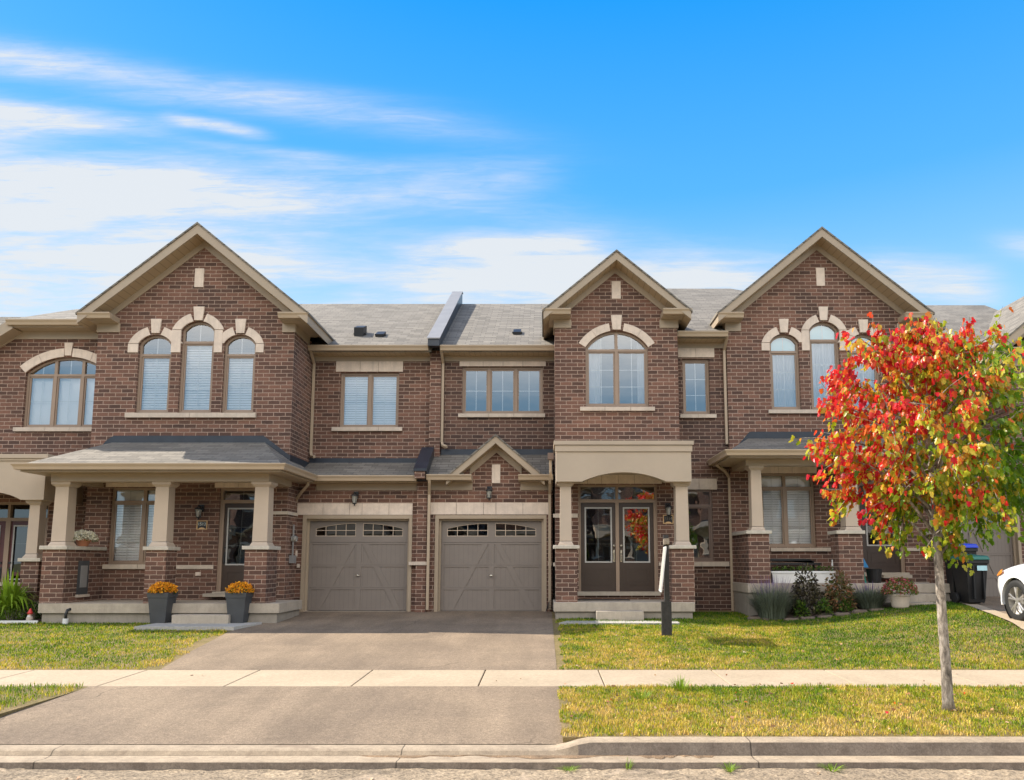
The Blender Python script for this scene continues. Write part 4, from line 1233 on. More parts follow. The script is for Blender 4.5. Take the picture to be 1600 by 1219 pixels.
gA = gable(A, (310, 348), (121, 487), (481, 489), Yt - .42, Yt, Yt + 6.5, th=.255, wall_x=(a0, a1))
gz = gA['ze'] - .02
ysd = YM + .15
gzp = Z(486, Yt - .5)
eave_returns(A, gA, Yt - .42, Yt, (YM + 3.2, YM - .40), (a0, a1), (X(168, 493, Yt - .5), X(432, 493, Yt - .5)), gzp)
def wall_top(g): return lambda x: g['zt'](x) - .12
wt = wall_top(gA)
wmid = [(a1, min(wt(a1), gzp - .05)), (gA['xc'], gA['za'] - .12), (a0, min(wt(a0), gzp - .05))]
W = MB(); W.use('brick')
xs_in = (gzp - .05)
def gable_poly(x0, x1, zb, g, zc):
    """wall outline running up inside a gable roof; zc = height of the flat shoulders"""
    # x where the roof underside line crosses zc
    d = (g['za'] - .12 - zc) / g['sl']
    pts = [(x0, zb), (x1, zb), (x1, zc)]
    if g['xc'] + d < x1: pts.append((g['xc'] + d, zc))
    pts.append((g['xc'], g['za'] - .12))
    if g['xc'] - d > x0: pts.append((g['xc'] - d, zc))
    pts.append((x0, zc)); return pts
W.slab(gable_poly(a0, a1, -1.35, gA, gzp - .06), Yt, Yt + .25, holes)
W.box(a0, a0 + .25, Yt + .25, 20.5, -1.35, gzp - .2)
W.box(a1 - .25, a1, Yt + .25, YM, -1.35, gzp - .2)
# upper main wall
hA2, _ = window(A, (531, 582, 623, 668), YM, cols=(577,), nx=2, nz=2, back='blind', gl='glass_strong')
stones(A, (525, 565, 630, 581), YM, (563, 592), 'stone', 'lintel')
stones(A, (519, 668, 629, 674), YM, (592,), 'stone_sill', 'sill', proud=.07)
zg = Z(744, YG - .3)
W.slab([(a1 - .2, zg - .3), (xpar0, zg - .3), (xpar0, zE_A), (a1 - .2, zE_A)], YM, YM + .25, [hA2])
# garage wall
gh = garage_door(A, (478, 812, 637, 954.5), YG, (471, 805, 643, 957), 956, 'grey panelled garage door beside the porch')
W.slab([(a1, -1.35), (pA, -1.35), (pA, zg), (a1, zg)], YG, YG + .25, [gh])
W.use('brick_dark')
W.build('wall', None, A)
shell(A, a0, X(681, 600, YM), YM + .3, 5.3, Z(722, YM))
stones(A, (464, 786.5, 645, 804.5), YG, (505, 546.5, 566, 608), 'stone', 'lintel')
wall_lamp(A, 556.5, 779, YG)
# main roof and eave
xrA0 = a1 - 1.0
roof_plane(A, a0 - .2, xpar0 + .05, yE, zE_A, yR_A, zR_A, 'main_roof', x0r=a0 + 1.5)
eave(A, a1 + .01, xpar0 - .005, yE - .0, zE_A + .012, YM, fz=.13)
# garage roof
yEg = YG - .34; zEg = Z(743.5, yEg - .1); zTg = Z(722, YM)
b = MB(); b.plate([(a1 - .3, yEg, zEg), (X(652, 740, yEg), yEg, zEg), (X(655, 730, YM), YM + .05, zTg + .01), (a1 - .3, YM + .05, zTg + .01)], .12); b.build('garage_roof', 'shingle', A)
x0g = X(485, 748, yEg)
eave(A, x0g + .05, X(651, 748, yEg), yEg, zEg + .012, YG, fz=.15)
MB().box(a1 + .01, X(672, 720, YM), YM - .03, YM - .004, zTg - .05, zTg + .09).build('flashing', 'flash', A)
# party wall parapets
b = MB(); b.use('flash')
py0, pz0 = yE - .22, zE_A
zt0 = Z(530, yE - .2)
yRp = yR_A; zRp = Z(457, yRp)
b.slabx([(yE - .2, zE_A - .03), (yE - .2, zt0), (yRp, zRp), (yRp + .15, zRp), (yRp + .15, zR_A - .3), (yE, zE_A - .03)], xpar0, xpar1 - .01)
b.use('coping')
b.slabx([(yE - .23, zt0 + .005), (yE - .23, zt0 + .03), (yRp, zRp + .03), (yRp + .18, zRp + .03), (yRp + .18, zRp + .005), (yRp, zRp + .005)], xpar0 - .02, xpar1 + .01)
b.build('parapet', None, A)
MB().box(xpar0 + .0, xpar1 - .015, YM - .14, YM - .001, zTg - .3, zE_A - .03).build('party_wall_pier', 'brick', A)
# lower party wall pier and its stepped parapet on the garage roofs
lx0, lx1 = X(651, 800, YG - .1), X(667, 800, YG - .1)
zl0 = Z(734, YG - .5)
b = MB(); b.slabx([(YG - .52, zl0 - .03), (YG - .52, zl0 + .03), (YM - .15, Z(699, YM - .15)), (YM - .15, zEg - .1), (YG - .2, zEg - .1)], lx0 - .02, lx1 + .04)
b.build('parapet', 'flash', A)
b = MB(); b.box(lx0, lx1, YG - .50, YG + .1, Z(748, YG - .4), zl0 - .031); b.box(lx0, lx1, YG - .12, YG - .001, -1.3, Z(748, YG - .4) - .001); b.box(lx1 + .0, X(673, 850, YG), YG - .004, YG + .1, -1.3, zEg); b.build('party_wall_pier', 'brick', A)
stones(A, (640, 878, 670, 883), YG, (), 'stone_sill', 'band_stone', proud=.15)
# roof vents
def vent(par, px, py, s=1.0, dx=.14, dz=.13):
    k = K(py); t = (k * yE - zE_A) / (TANP - k); y, z = yE + t, zE_A + TANP * t; x = X(px, py, y)
    b = MB(); b.add([(x - dx * s, y - .1 * s, z - .06), (x + dx * s, y - .1 * s, z - .06), (x + dx * s, y + .25 * s, z + .1), (x - dx * s, y + .25 * s, z + .1),
                     (x - dx * s, y - .13 * s, z + dz * s - .06), (x + dx * s, y - .13 * s, z + dz * s - .06), (x + dx * s, y + .25 * s, z + .1 + dz * s), (x - dx * s, y + .25 * s, z + .1 + dz * s)],
                    [(0, 3, 2, 1), (4, 5, 6, 7), (0, 1, 5, 4), (1, 2, 6, 5), (2, 3, 7, 6), (3, 0, 4, 7)])
    b.box(x - dx * s * 1.3, x + dx * s * 1.3, y - .02, y + .22, z + .02, z + .055 + .0)
    b.build('roof_vent', 'black_plastic', par)
vent(A, 562, 524, 1.0, .12, .23); vent(A, 594, 525.5, .8, .13, .11)
# downpipes
xd = X(488, 600, YM - .15)
downpipe(A, [(xd, YM - .40, zE_A - .08), (xd, YM - .30, zE_A - .16), (xd, YM - .06, zE_A - .34), (xd, YM - .06, zTg + .24), (xd + .03, YM - .12, zTg + .14), (xd + .13, YM - .2, zTg + .10)])
xd = X(457, 850, YG - .1); zgut = zEg
downpipe(A, [(X(482, 752, YG - .4), YG - .40, zgut - .08), (X(481, 757, YG - .4), YG - .38, zgut - .2), (X(470, 766, YG - .3), YG - .25, zgut - .36), (xd + .04, YG - .07, zgut - .52), (xd, YG - .06, zgut - .65), (xd, YG - .06, -1.06)])
# porch of A
xe0, xe1 = X(35, 727, 15.35), X(441, 727, 15.35)
yPe = 15.30; zPe = Z(724.5, yPe - .1); zPt = Z(690, YT1)
tl, tr = X(178, 685, YT1), X(412, 690, YT1)
rh = (zPt - zPe)
b = MB(); th = .12
b.plate([(xe0, yPe, zPe), (xe1, yPe, zPe), (tr, YT1 + .05, zPt), (tl, YT1 + .05, zPt)], th)
b.plate([(xe0, yPe, zPe), (tl, YT1 + .05, zPt), (tl, YT1 + .6, zPt), (xe0, YT1 + .6, zPe)], th)
b.plate([(xe1, yPe, zPe), (xe1, YG - .1, zPe), (tr, YG - .1 + .4, zPt), (tr, YT1 + .04, zPt)], th)
b.build('porch_roof', 'shingle', A)
MB().gutter([(xe0 - 0.0, YT1 + .6, zPe + .012), (xe0, yPe, zPe + .012), (xe1, yPe, zPe + .012), (xe1, YG - .34, zPe + .012)], inward=1).build('gutter', 'gutter', A)
b = MB(); b.box(xe0 + .002, xe1 - .002, yPe + .002, YT1 - .004, zPe - .15, zPe - .121); b.box(a1 + .004, xe1 - .002, YT1 - .0035, YG - .005, zPe - .15, zPe - .121)
b.box(xe0 + .002, xe0 + .03, yPe + .003, YT1 + .5, zPe - .12, zPe - .02); b.box(xe0 + .031, xe1 - .031, yPe + .003, yPe + .03, zPe - .12, zPe - .02); b.box(xe1 - .03, xe1 - .002, yPe + .003, YG - .1, zPe - .12, zPe - .02)
b.build('porch_ceiling', 'trim', A)
bx0, bx1 = X(79, 745, YP1 - .04), X(420, 745, YP1 - .04)
zb1, zb0 = zPe - .151, Z(752.5, YP1)
b = MB(); b.box(bx0, bx1, YP1 - .02, YP1 + .26, zb0, zb1); b.box(bx0, bx0 + .26, YP1 + .261, YT1 - .003, zb0 + .02, zb1); b.box(bx1 - .26, bx1, YP1 + .261, YT1 - .003, zb0 + .02, zb1)
b.build('porch_beam', 'trim', A)
# flashing along the wall above the porch roof
b = MB(); b.box(tl, tr, YT1 - .02, YT1 - .003, zPt - .04, zPt + .13)
b.slab([(tr, zPt - .06), (a1 + .02, zPt - .06 - (zPt - zPe) * (a1 - tr) / (xe1 - tr)), (a1 + .02, zPt + .10 - (zPt - zPe) * (a1 - tr) / (xe1 - tr)), (tr, zPt + .13)], YT1 - .021, YT1 - .004)
b.slab([(tl, zPt - .06), (tl, zPt + .13), (tl - .16, zPt + .02), (tl - .25, zPt - .10)], YT1 - .021, YT1 - .004)
zc_ = zPt - (zPt - zPe) * (a1 - tr) / (xe1 - tr)
b.box(a1 + .003, a1 + .02, YT1 - .02, YM - .05, zc_ - .08, zc_ + .13)
b.build('flashing', 'flash', A)
px0A, _, zA_fl, zA_cap = pier(A, 64, 100, 853, 943, YP1, YT1 - .005)
# milk-box like recess panel on the knee wall
xk = X(100, 900, YP1)
b = MB(); b.box(xk + .001, xk + .018, 16.15, 16.52, zA_fl + .16, zA_cap - .30); b.build('panel', 'planter', A)
b = MB(); b.box(xk + .019, xk + .03, 16.22, 16.45, zA_fl + .30, zA_cap - .40); b.build('panel_cover', 'coping', A)
MB().box(xk + .001, xk + .05, 16.12, 16.55, zA_fl + .10, zA_fl + .155).build('panel_sill', 'stone_sill', A)
pier(A, 226, 258, 854, 943, YP1, YP1 + .45); pier(A, 381, 416, 853, 943, YP1, YP1 + .62)
column(A, 83, 105, 753, 853.5, YP1 + .07); column(A, 240, 262, 753, 854, YP1 + .07); column(A, 396, 419, 753, 854, YP1 + .07)
fx0, fx1 = X(61, 945, YP1 - .06), X(437, 945, YP1 - .06); fz = Z(943, YP1 - .06)
b = MB(); b.box(fx0, fx1, YP1 - .08, YT1 - .005, fz - .19, fz); b.box(fx1 + 0.0, fx1 + .003, YP1, YP1 + .01, fz - .1, fz - .05)
b.build('porch_floor', 'concrete', A, bevel=.012)
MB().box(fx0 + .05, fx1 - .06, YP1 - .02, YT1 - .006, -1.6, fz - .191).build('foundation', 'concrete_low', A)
sx0, sx1 = X(268, 965, YP1 - .4), X(357, 965, YP1 - .4)
b = MB(); b.box(sx0, sx1, YP1 - .40, YP1 - .09, -1.4, Z(961, YP1 - .4)); b.build('step', 'concrete', A, bevel=.01)
# meter and pipes on the side wall
xm_ = a1 + .004
b = MB(); b.box(xm_, xm_ + .10, YT1 + .22, YT1 + .42, Z(880, 17.4), Z(868, 17.4)); b.tube([(xm_ + .05, YT1 + .3, Z(868, 17.4)), (xm_ + .05, YT1 + .3, Z(820, 17.4))], .02, 8)
b.build('conduit', 'coping', A)
b = MB(); b.lathe([(.07, 0), (.075, .08), (.06, .12)], (xm_ + .02, YT1 + .30, Z(842, 17.4)), 16, axis='x'); b.build('electric_meter', 'lampglass', A)
x, z = P(461.5, 865, YG); MB().box(x - .05, x + .05, YG - .03, YG - .001, z - .07, z + .07).build('keypad', 'stone', A)
b = MB(); b.box(X(418, 799, YT1), a1 + .03, YT1 - .03, YT1 - .002, Z(804, YT1), Z(799, YT1)); b.box(a1 + .003, a1 + .03, YT1 - .001, YG - .05, Z(804, YT1), Z(799, YT1)); b.build('band_stone', 'stone_sill', A)
b = MB(); b.box(a1 + .04, X(468, 884, YG - .03), YG - .03, YG - .002, Z(887, YG), Z(881, YG)); b.build('band_stone', 'stone_sill', A)

# ================================================================== HOUSE B
B_ = house_root(960, 960, YT2, 'brick townhouse with arched beige canopy over dark double front doors')
t0, t1 = X(867, 600, YT2), X(1060, 600, YT2); c0 = X(1137, 600, YT3)
holes = []
h, _ = window(B_, (915, 517, 1013, 635), YT2, cols=(963.5,), transom=546.5, arch=543, nx=2, nz=3, tnx=2, backs=['curtain_left', 'curtain_right'], gl='glass_strong'); holes.append(h)
arch_stones(B_, (915, 517, 1013, 635), 543, YT2, .19, key=(955, 972, 493, 515.5), nseg=2)
stones(B_, (906, 636.5, 1023, 642.5), YT2, (945, 985), 'stone_sill', 'sill', proud=.07)
stones(B_, (955.5, 440, 970, 467), YT2, (), 'stone', 'accent_stone')
holes.append(entry(B_, (904, 757, 1028, 927), YT2 + .0, [(908, 962), (968, 1022)], 782, 'door_brown', [(915, 794, 955, 878), (975, 794, 1014, 878)], [959.5, 971], glm='glass_door', tnx=1))
stones(B_, (895, 742, 1034, 756), YT2, (918, 940, 966, 991), 'stone', 'lintel')
gB = gable(B_, (964, 391), (849, 484), (1080, 484), YT2 - .42, YT2, YT2 + 6, th=.225, wall_x=(t0, t1))
gzB = Z(480, YT2 - .5)
eave_returns(B_, gB, YT2 - .42, YT2, (YM - .42, YR2 - .3), (t0, t1), (X(892, 487, YT2 - .5), X(1037, 487, YT2 - .5)), gzB)
W = MB(); W.use('brick')
W.slab(gable_poly(t0, t1, -1.35, gB, gzB - .06), YT2, YT2 + .25, holes)
W.box(t0, t0 + .25, YT2 + .25, YM, -1.35, gzB - .2); W.box(t1 - .25, t1, YT2 + .25, YR2, -1.35, gzB - .2)
# upper wall left of the bay
hB, _ = window(B_, (722, 573, 848, 646.5), YM, cols=(764, 806), nx=2, nz=2, back='none', gl='glass_strong'); 
stones(B_, (718, 559.5, 853, 572.5), YM, (755, 786, 817), 'stone', 'lintel')
stones(B_, (716, 647, 852, 652.5), YM, (764, 803), 'stone_sill', 'sill', proud=.07)
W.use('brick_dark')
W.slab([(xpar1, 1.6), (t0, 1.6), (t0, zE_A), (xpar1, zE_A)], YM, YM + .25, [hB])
# recessed wall right of the bay
zE_R = Z(519, YR2 - .45)
hR, _ = window(B_, (1067, 561, 1109, 647), YR2, nx=2, nz=3, back='none', gl='glass_strong')
stones(B_, (1059, 541.5, 1116, 558.5), YR2, (1087,), 'stone', 'lintel'); stones(B_, (1062, 648, 1119, 653.5), YR2, (1090,), 'stone_sill', 'sill', proud=.07)
hR2, _ = window(B_, (1072, 765, 1114, 877), YR2, transom=790, nx=1, nz=1, tnx=1, back='none', fm='frame_dark', gl='glass_door', rec=.05)
stones(B_, (1066, 748, 1120, 765), YR2, (1092,), 'stone_sill', 'lintel', proud=.02); stones(B_, (1066, 878, 1139, 885), YR2, (1095,), 'stone_sill', 'sill', proud=.06)
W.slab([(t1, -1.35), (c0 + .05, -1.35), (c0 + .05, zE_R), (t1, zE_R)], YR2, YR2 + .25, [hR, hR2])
# garage front with its little gable
gl0, gl1 = X(668, 800, YG), X(863, 800, YG)
gG = gable(B_, (775, 679), (697, 744), (851, 744), YG - .36, YG, YM + .02, th=.20, wall_x=(X(734, 750, YG), X(815, 750, YG)))
yEh = YG - .34; zEh = Z(742.5, yEh - .1)
gh = garage_door(B_, (686, 812, 848, 955), YG, (679, 805, 854, 957), 956, 'grey panelled garage door under a small brick gable')
gp = gable_poly(gl0, gl1, -1.35, gG, zEh - .02)
W.use('brick'); W.slab(gp, YG, YG + .25, [gh])
W.build('wall', None, B_)
shell(B_, X(681, 600, YM), X(1137, 600, YM), YM + .3, 5.3, Z(706, YM))
stones(B_, (672, 785.5, 857, 804), YG, (713, 755.5, 775, 817), 'stone', 'lintel')
stones(B_, (768.5, 726, 782, 755), YG, (), 'stone', 'accent_stone')
wall_lamp(B_, 765, 771, YG)
b = MB()
zt_ = Z(708, YM); zy = zEh + (zt_ - zEh) * (YG + .02 - yEh) / (YM + .05 - yEh); xl_ = X(667, 745, yEh); xq, xw = X(722, 750, yEh), X(829, 750, yEh)
b.plate([(xl_, YG + .02, zy), (gl1, YG + .02, zy), (gl1, YM + .05, zt_), (xl_, YM + .05, zt_)], .12)
b.plate([(xl_, yEh, zEh), (xq, yEh, zEh), (xq, YG + .019, zy), (xl_, YG + .019, zy)], .11); b.plate([(xw, yEh, zEh), (gl1, yEh, zEh), (gl1, YG + .019, zy), (xw, YG + .019, zy)], .11)
b.build('garage_roof', 'shingle', B_)
for (pa, pc) in ((667, 737), (810, 864)):
    xa, xc_ = X(pa, 750, yEh), X(pc, 750, yEh)
    MB().gutter([(xa, yEh, zEh + .02), (xc_, yEh, zEh + .02)]).build('gutter', 'gutter', B_)
    b = MB(); b.box(xa + .001, xc_ - .001, yEh + .001, YG - .002, zEh - .12, zEh + .0); b.box(xa + .04, xc_ - .01, YG - .03, YG + .01, zEh - .30, zEh - .121); b.build('eave_box', 'trim', B_)
zfB = Z(708, YM)
MB().box(xpar1, t0 - .004, YM - .03, YM - .004, zfB - .05, zfB + .09).build('flashing', 'flash', B_)
roof_plane(B_, xpar1 - .02, X(1010, 500, 20), yE, zE_A, yR_A, zR_A, 'main_roof')
eave(B_, xpar1 + .0, t0 - .004, yE, zE_A + .012, YM, fz=.13)
vent(B_, 808, 522, .75, .13, .12)
# roof right of the bay, higher, hipped at its right end
yE2 = YR2 - .40
yR2_, zR2_ = ray_roof(zE_R, yE2, TANP, 451)
xh = X(1141, 451, yR2_); yk = YT3 + .6; zk = zE_R + TANP * (yk - yE2); tk = yR2_ - yk
b = MB(); xq0 = X(960, 500, yE2)
b.plate([(xq0, yE2, zE_R), (c0 - .06, yE2, zE_R), (c0 - .06, yk, zk), (xh + tk, yk, zk), (xh, yR2_, zR2_), (xq0, yR2_, zR2_)], .14)
b.plate([(xh, yR2_ + .001, zR2_), (xh + tk, yk + .001, zk), (xh + tk, yR2_ + 3, zk), (xh, yR2_ + 1, zR2_)], .14)
b.build('main_roof', 'shingle', B_)
eave(B_, t1 + .02, c0 - .04, yE2, zE_R + .012, YR2, fz=.13)
x, _ = P(1080, 505, 18.5)
xd = X(691.5, 600, YM - .1)
downpipe(B_, [(xd, YM - .40, zE_A - .08), (xd, YM - .30, zE_A - .16), (xd, YM - .06, zE_A - .34), (xd, YM - .06, zfB + .26), (xd + .03, YM - .12, zfB + .17), (xd + .14, YM - .2, zfB + .12)])
xd = X(669.5, 850, YG - .15)
downpipe(B_, [(xd + .03, YG - .40, zEh - .08), (xd + .03, YG - .36, zEh - .16), (xd, YG - .16, zEh - .42), (xd, YG - .16, -1.08)])
xd = X(859, 850, YG - .06)
downpipe(B_, [(xd, YG - .40, zEh - .08), (xd, YG - .36, zEh - .16), (xd, YG - .06, zEh - .40), (xd, YG - .06, -1.08)])
xd = X(1133.5, 600, YR2 - .1)
downpipe(B_, [(xd, YR2 - .40, zE_R - .08), (xd, YR2 - .30, zE_R - .16), (xd, YR2 - .06, zE_R - .34), (xd, YR2 - .06, Z(695, YR2))])
# canopy
yc0, yc1 = YP2 - .12, YT2 - .003
cx0, cx1 = X(869, 720, yc0), X(1080, 720, yc0); cz1 = Z(697, yc0); cz0 = Z(752.5, yc0)
ax0, ax1, az, arise = X(909, 752, yc0), X(1041, 752, yc0), cz0, Z(738, yc0) - cz0
arc_ = arc(ax0, ax1, az, arise, 24)
b = MB(); b.slab([(cx0, cz0)] + arc_ + [(cx1, cz0), (cx1, cz1), (cx0, cz1)], yc0, yc0 + .28)
b.box(cx0, cx0 + .2, yc0 + .281, yc1, cz0, cz1); b.box(cx1 - .2, cx1, yc0 + .281, yc1, cz0, cz1)
b.box(cx0 - .02, cx1 + .02, yc0 - .03, yc1, cz1 + .001, Z(697, yc0 - .03) + .001 + .0 + .02)
z1_ = Z(697, yc0) + .022; z2_ = Z(688.5, yc0 - .06)
b.box(cx0 - .05, cx1 + .05, yc0 - .06, yc1, z1_, z2_)
b.box(cx0 - .025, cx1 + .025, yc0 - .03, yc0 - .0005, cz1 - .12, cz1)
b.box(cx0 + .201, cx1 - .201, yc0 + .281, yc1, cz0 + .28, cz0 + .32)
b.build('canopy', 'stucco', B_)
MB().box(t0 + .0, cx1 - .05, YT2 - .02, YT2 - .0035, z2_ + .001, z2_ + .02).build('flashing', 'flash', B_)
MB().box(cx0 - .18, cx0 - .051, yc0 + .25, yc0 + .42, Z(705, yc0) - .14, Z(705, yc0) - .0).build('scupper_box', 'frame_dark', B_)
downpipe(B_, [(cx0 - .12, yc0 + .34, Z(715, yc0)), (cx0 - .12, yc0 + .36, Z(735, yc0)), (cx0 - .10, yc0 + .45, Z(744, yc0))], .03)
pier(B_, 868, 902, 852, 941, YP2, YP2 + .45); pier(B_, 1050, 1085, 852, 941, YP2, YP2 + .45)
column(B_, 875, 893, 753, 852.5, YP2 + .07); column(B_, 1056, 1076, 753, 852.5, YP2 + .07)
fx0, fx1 = X(865, 948, YP2 - .06), X(1086, 948, YP2 - .06); fz = Z(941, YP2 - .08)
MB().box(fx0, fx1, YP2 - .08, YT2 - .005, fz - .20, fz).build('porch_floor', 'concrete', B_, bevel=.012)
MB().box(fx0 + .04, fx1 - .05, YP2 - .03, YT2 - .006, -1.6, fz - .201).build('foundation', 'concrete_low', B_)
MB().box(X(932, 960, YP2 - .36), X(1006, 960, YP2 - .36), YP2 - .38, YP2 - .085, -1.4, Z(955, YP2 - .36)).build('step', 'concrete', B_, bevel=.01)
wall_lamp(B_, 1043, 797, YT2)
plaque(B_, 1044, 811.5, YT2, '1514')
stones(B_, (864, 803, 903, 809), YT2, (), 'stone_sill', 'band_stone', proud=.03); stones(B_, (864, 879, 902, 885), YT2, (), 'stone_sill', 'band_stone', proud=.03); stones(B_, (1029, 879, 1050, 884), YT2, (), 'stone_sill', 'band_stone', proud=.03)
stones(B_, (856, 878, 863, 884), YG, (), 'stone_sill', 'band_stone', proud=.03)
# small cable bundle by the garage
b = MB(); rg = random.Random(4)
xq = X(861, 962, YG - .2)
for k in range(5):
    b.tube([(xq + rg.uniform(-.1, .05), YG - .12 - .04 * k, -1.12 + .2 * math.sin(math.pi * i / 8) * rg.uniform(.7, 1)) if False else (xq - .12 + .22 * i / 8, YG - .1 - .03 * k, -1.12 + (.10 + .04 * k) * math.sin(math.pi * i / 8)) for i in range(9)], .006, 5)
b.build('cable', 'black_plastic', B_)
# lamp glimpsed on the ceiling upstairs
x, z = P(792, 579, YM + 2.0)
m_, n_, bs_, o_ = mat('lit ceiling lamp'); bs_.inputs['Base Color'].default_value = (.9, .75, .5, 1); bs_.inputs['Emission Color'].default_value = (1, .75, .42, 1); bs_.inputs['Emission Strength'].default_value = 2.5; M['lamp_on'] = m_
MB().lathe([(.18, 0), (.15, -.06), (.08, -.09)], (x, YM + 2.0, z + .05), 18).build('ceiling_lamp', 'lamp_on', B_)

# ================================================================== HOUSE C
C_ = house_root(1280, 960, YT3, 'brick townhouse behind the red maple with white trough on its covered porch')
c1 = X(1437, 600, YT3)
holes = []
for r, kw in (((1204, 522, 1250, 640), dict(arch=535.5, transom=549)), ((1266, 503, 1313, 640), dict(arch=516, transom=531)), ((1329, 522, 1375, 640), dict(arch=535.5, transom=549))):
    h, _ = window(C_, r, YT3, back='curtain', film='film', gl='glass_strong', nx=2, nz=3, tnx=2, **kw); holes.append(h)
arch_stones(C_, (1204, 522, 1250, 640), 535.5, YT3, .20, legs=(1190, None), leg_py=548, key=(1219, 1234, 499, 520), nseg=1)
arch_stones(C_, (1266, 503, 1313, 640), 516, YT3, .20, proud=.031, legs=(1253, 1327), leg_py=548, key=(1281, 1295.5, 480, 501), nseg=1)
arch_stones(C_, (1329, 522, 1375, 640), 535.5, YT3, .20, legs=(None, 1391), leg_py=548, key=(1345, 1360, 500, 520), nseg=1)
stones(C_, (1200, 641, 1380, 646.5), YT3, (1290,), 'stone_sill', 'sill', proud=.07)
stones(C_, (1275, 419, 1288.5, 447), YT3, (), 'stone', 'accent_stone')
h, _ = window(C_, (1189, 740, 1274, 855), YT3, cols=(1228,), transom=762, nx=2, nz=3, tnx=2, back='blind', film='blind'); holes.append(h)
stones(C_, (1186, 729, 1276, 739.5), YT3, (1216, 1238), 'stone', 'lintel'); stones(C_, (1203, 856, 1311, 861.5), YT3, (1238, 1292), 'stone_sill', 'sill', proud=.06)
holes.append(entry(C_, (1340, 735, 1412, 897), YT3, [(1346, 1406)], 755, 'door_brown', [(1354, 765, 1399, 852)], [1402]))
MB().box(X(1372, 900, YT3), X(1416, 900, YT3), YT3 - .3, YT3 - .004, Z(903, YT3), Z(898, YT3)).build('door_sill', 'concrete', C_)
stones(C_, (1414, 856, 1437, 861), YT3, (), 'stone_sill', 'band_stone', proud=.03)
gC = gable(C_, (1287, 355), (1122, 487), (1458, 489), YT3 - .42, YT3, YT3 + 6, th=.235, wall_x=(c0, c1))
gzC = Z(486, YT3 - .5)
eave_returns(C_, gC, YT3 - .42, YT3, (YR2 + .1, YM + .3), (c0, c1), (X(1164, 493, YT3 - .5), X(1418, 493, YT3 - .5)), gzC)
W = MB(); W.use('brick')
W.slab(gable_poly(c0, c1, -1.3, gC, gzC - .06), YT3, YT3 + .25, holes)
W.box(c0, c0 + .25, YT3 + .25, 22, -1.3, gzC - .2); W.box(c1 - .25, c1, YT3 + .25, 22, -1.3, gzC - .2)
xe = X(1620, 800, YG)
YGc = 18.12
ghc = garage_door(C_, (1460, 794, 1590, 936), YGc, (1454, 787, 1596, 938), 937, 'grey garage door behind the wheeled bins')
W.slab([(c1 - .3, -1.4), (xe + 2, -1.4), (xe + 2, Z(725, YGc)), (c1 - .3, Z(725, YGc))], YGc, YGc + .25, [ghc])
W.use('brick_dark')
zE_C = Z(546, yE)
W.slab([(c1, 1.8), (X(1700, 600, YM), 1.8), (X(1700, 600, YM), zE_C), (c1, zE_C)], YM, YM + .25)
W.build('wall', None, C_)
shell(C_, X(1140, 600, YM), X(1600, 600, YM), YM + .3, 5.2, Z(700, YM))
stones(C_, (1430, 766, 1600, 785), YGc, (1470, 1510, 1530, 1570), 'stone', 'lintel')
yR3, zR3 = ray_roof(zE_C, yE, TANP, 477)
roof_plane(C_, X(1400, 500, yE), X(1720, 500, yE), yE, zE_C, yR3, zR3, 'main_roof')
eave(C_, c1 + .02, X(1575, 545, yE), yE, zE_C + .012, YM, fz=.13)
b = MB(); b.plate([(c1, YGc - .3, Z(724, YGc - .4)), (xe + 2, YGc - .3, Z(724, YGc - .4)), (xe + 2, YM + .05, Z(700, YM)), (c1, YM + .05, Z(700, YM))], .12); b.build('garage_roof', 'shingle', C_)
eave(C_, c1 + .3, xe + 2, YGc - .3, Z(724, YGc - .4) + .01, YGc, fz=.15)
# porch C
xe0, xe1 = X(1140, 707, 16.35), X(1530, 707, 16.35)
yPe = YP3 - .40; zPe = Z(703, yPe - .1); zPt = Z(684, YT3)
tl, tr = X(1171, 680, YT3), X(1437, 680, YT3)
b = MB()
b.plate([(xe0, yPe, zPe), (xe1, yPe, zPe), (tr, YT3 + .05, zPt), (tl, YT3 + .05, zPt)], th)
b.plate([(xe0, yPe, zPe), (tl, YT3 + .05, zPt), (tl, YT3 + .2, zPt), (xe0, YT3 + .2, zPe)], th)
b.plate([(xe1, yPe, zPe), (xe1, YGc, zPe), (tr, YGc + .4, zPt), (tr, YT3 + .04, zPt)], th)
b.build('porch_roof', 'shingle', C_)
MB().gutter([(xe0, YR2 - .05, zPe + .012), (xe0, yPe, zPe + .012), (xe1, yPe, zPe + .012), (xe1, YGc - .35, zPe + .012)], inward=1).build('gutter', 'gutter', C_)
b = MB(); b.box(xe0 + .002, xe1 - .002, yPe + .002, YT3 - .004, zPe - .15, zPe - .121)
b.box(xe0 + .002, xe0 + .03, yPe + .003, YR2 - .05, zPe - .12, zPe - .02); b.box(xe0 + .031, xe1 - .031, yPe + .003, yPe + .03, zPe - .12, zPe - .02)
b.build('porch_ceiling', 'trim', C_)
b = MB(); b.box(tl, tr, YT3 - .02, YT3 - .003, zPt - .04, zPt + .14)
b.slab([(tl, zPt - .06), (tl, zPt + .14), (c0 + .02, zPe + .17), (c0 + .02, zPe - .02)], YT3 - .021, YT3 - .004); b.build('flashing', 'flash', C_)
bx0, bx1 = X(1165, 725, YP3), X(1506, 725, YP3); zb1, zb0 = zPe - .151, Z(727.5, YP3)
b = MB(); b.box(bx0, bx1, YP3 - .02, YP3 + .26, zb0, zb1); b.box(bx0, bx0 + .26, YP3 + .261, YT3 - .003, zb0 + .02, zb1)
b.build('porch_beam', 'trim', C_)
pier(C_, 1170, 1203, 829, 912, YP3, YT3 - .005); pier(C_, 1311, 1349, 829, 912, YP3, YP3 + .45); pier(C_, 1466, 1500, 829, 912, YP3, YP3 + .45)
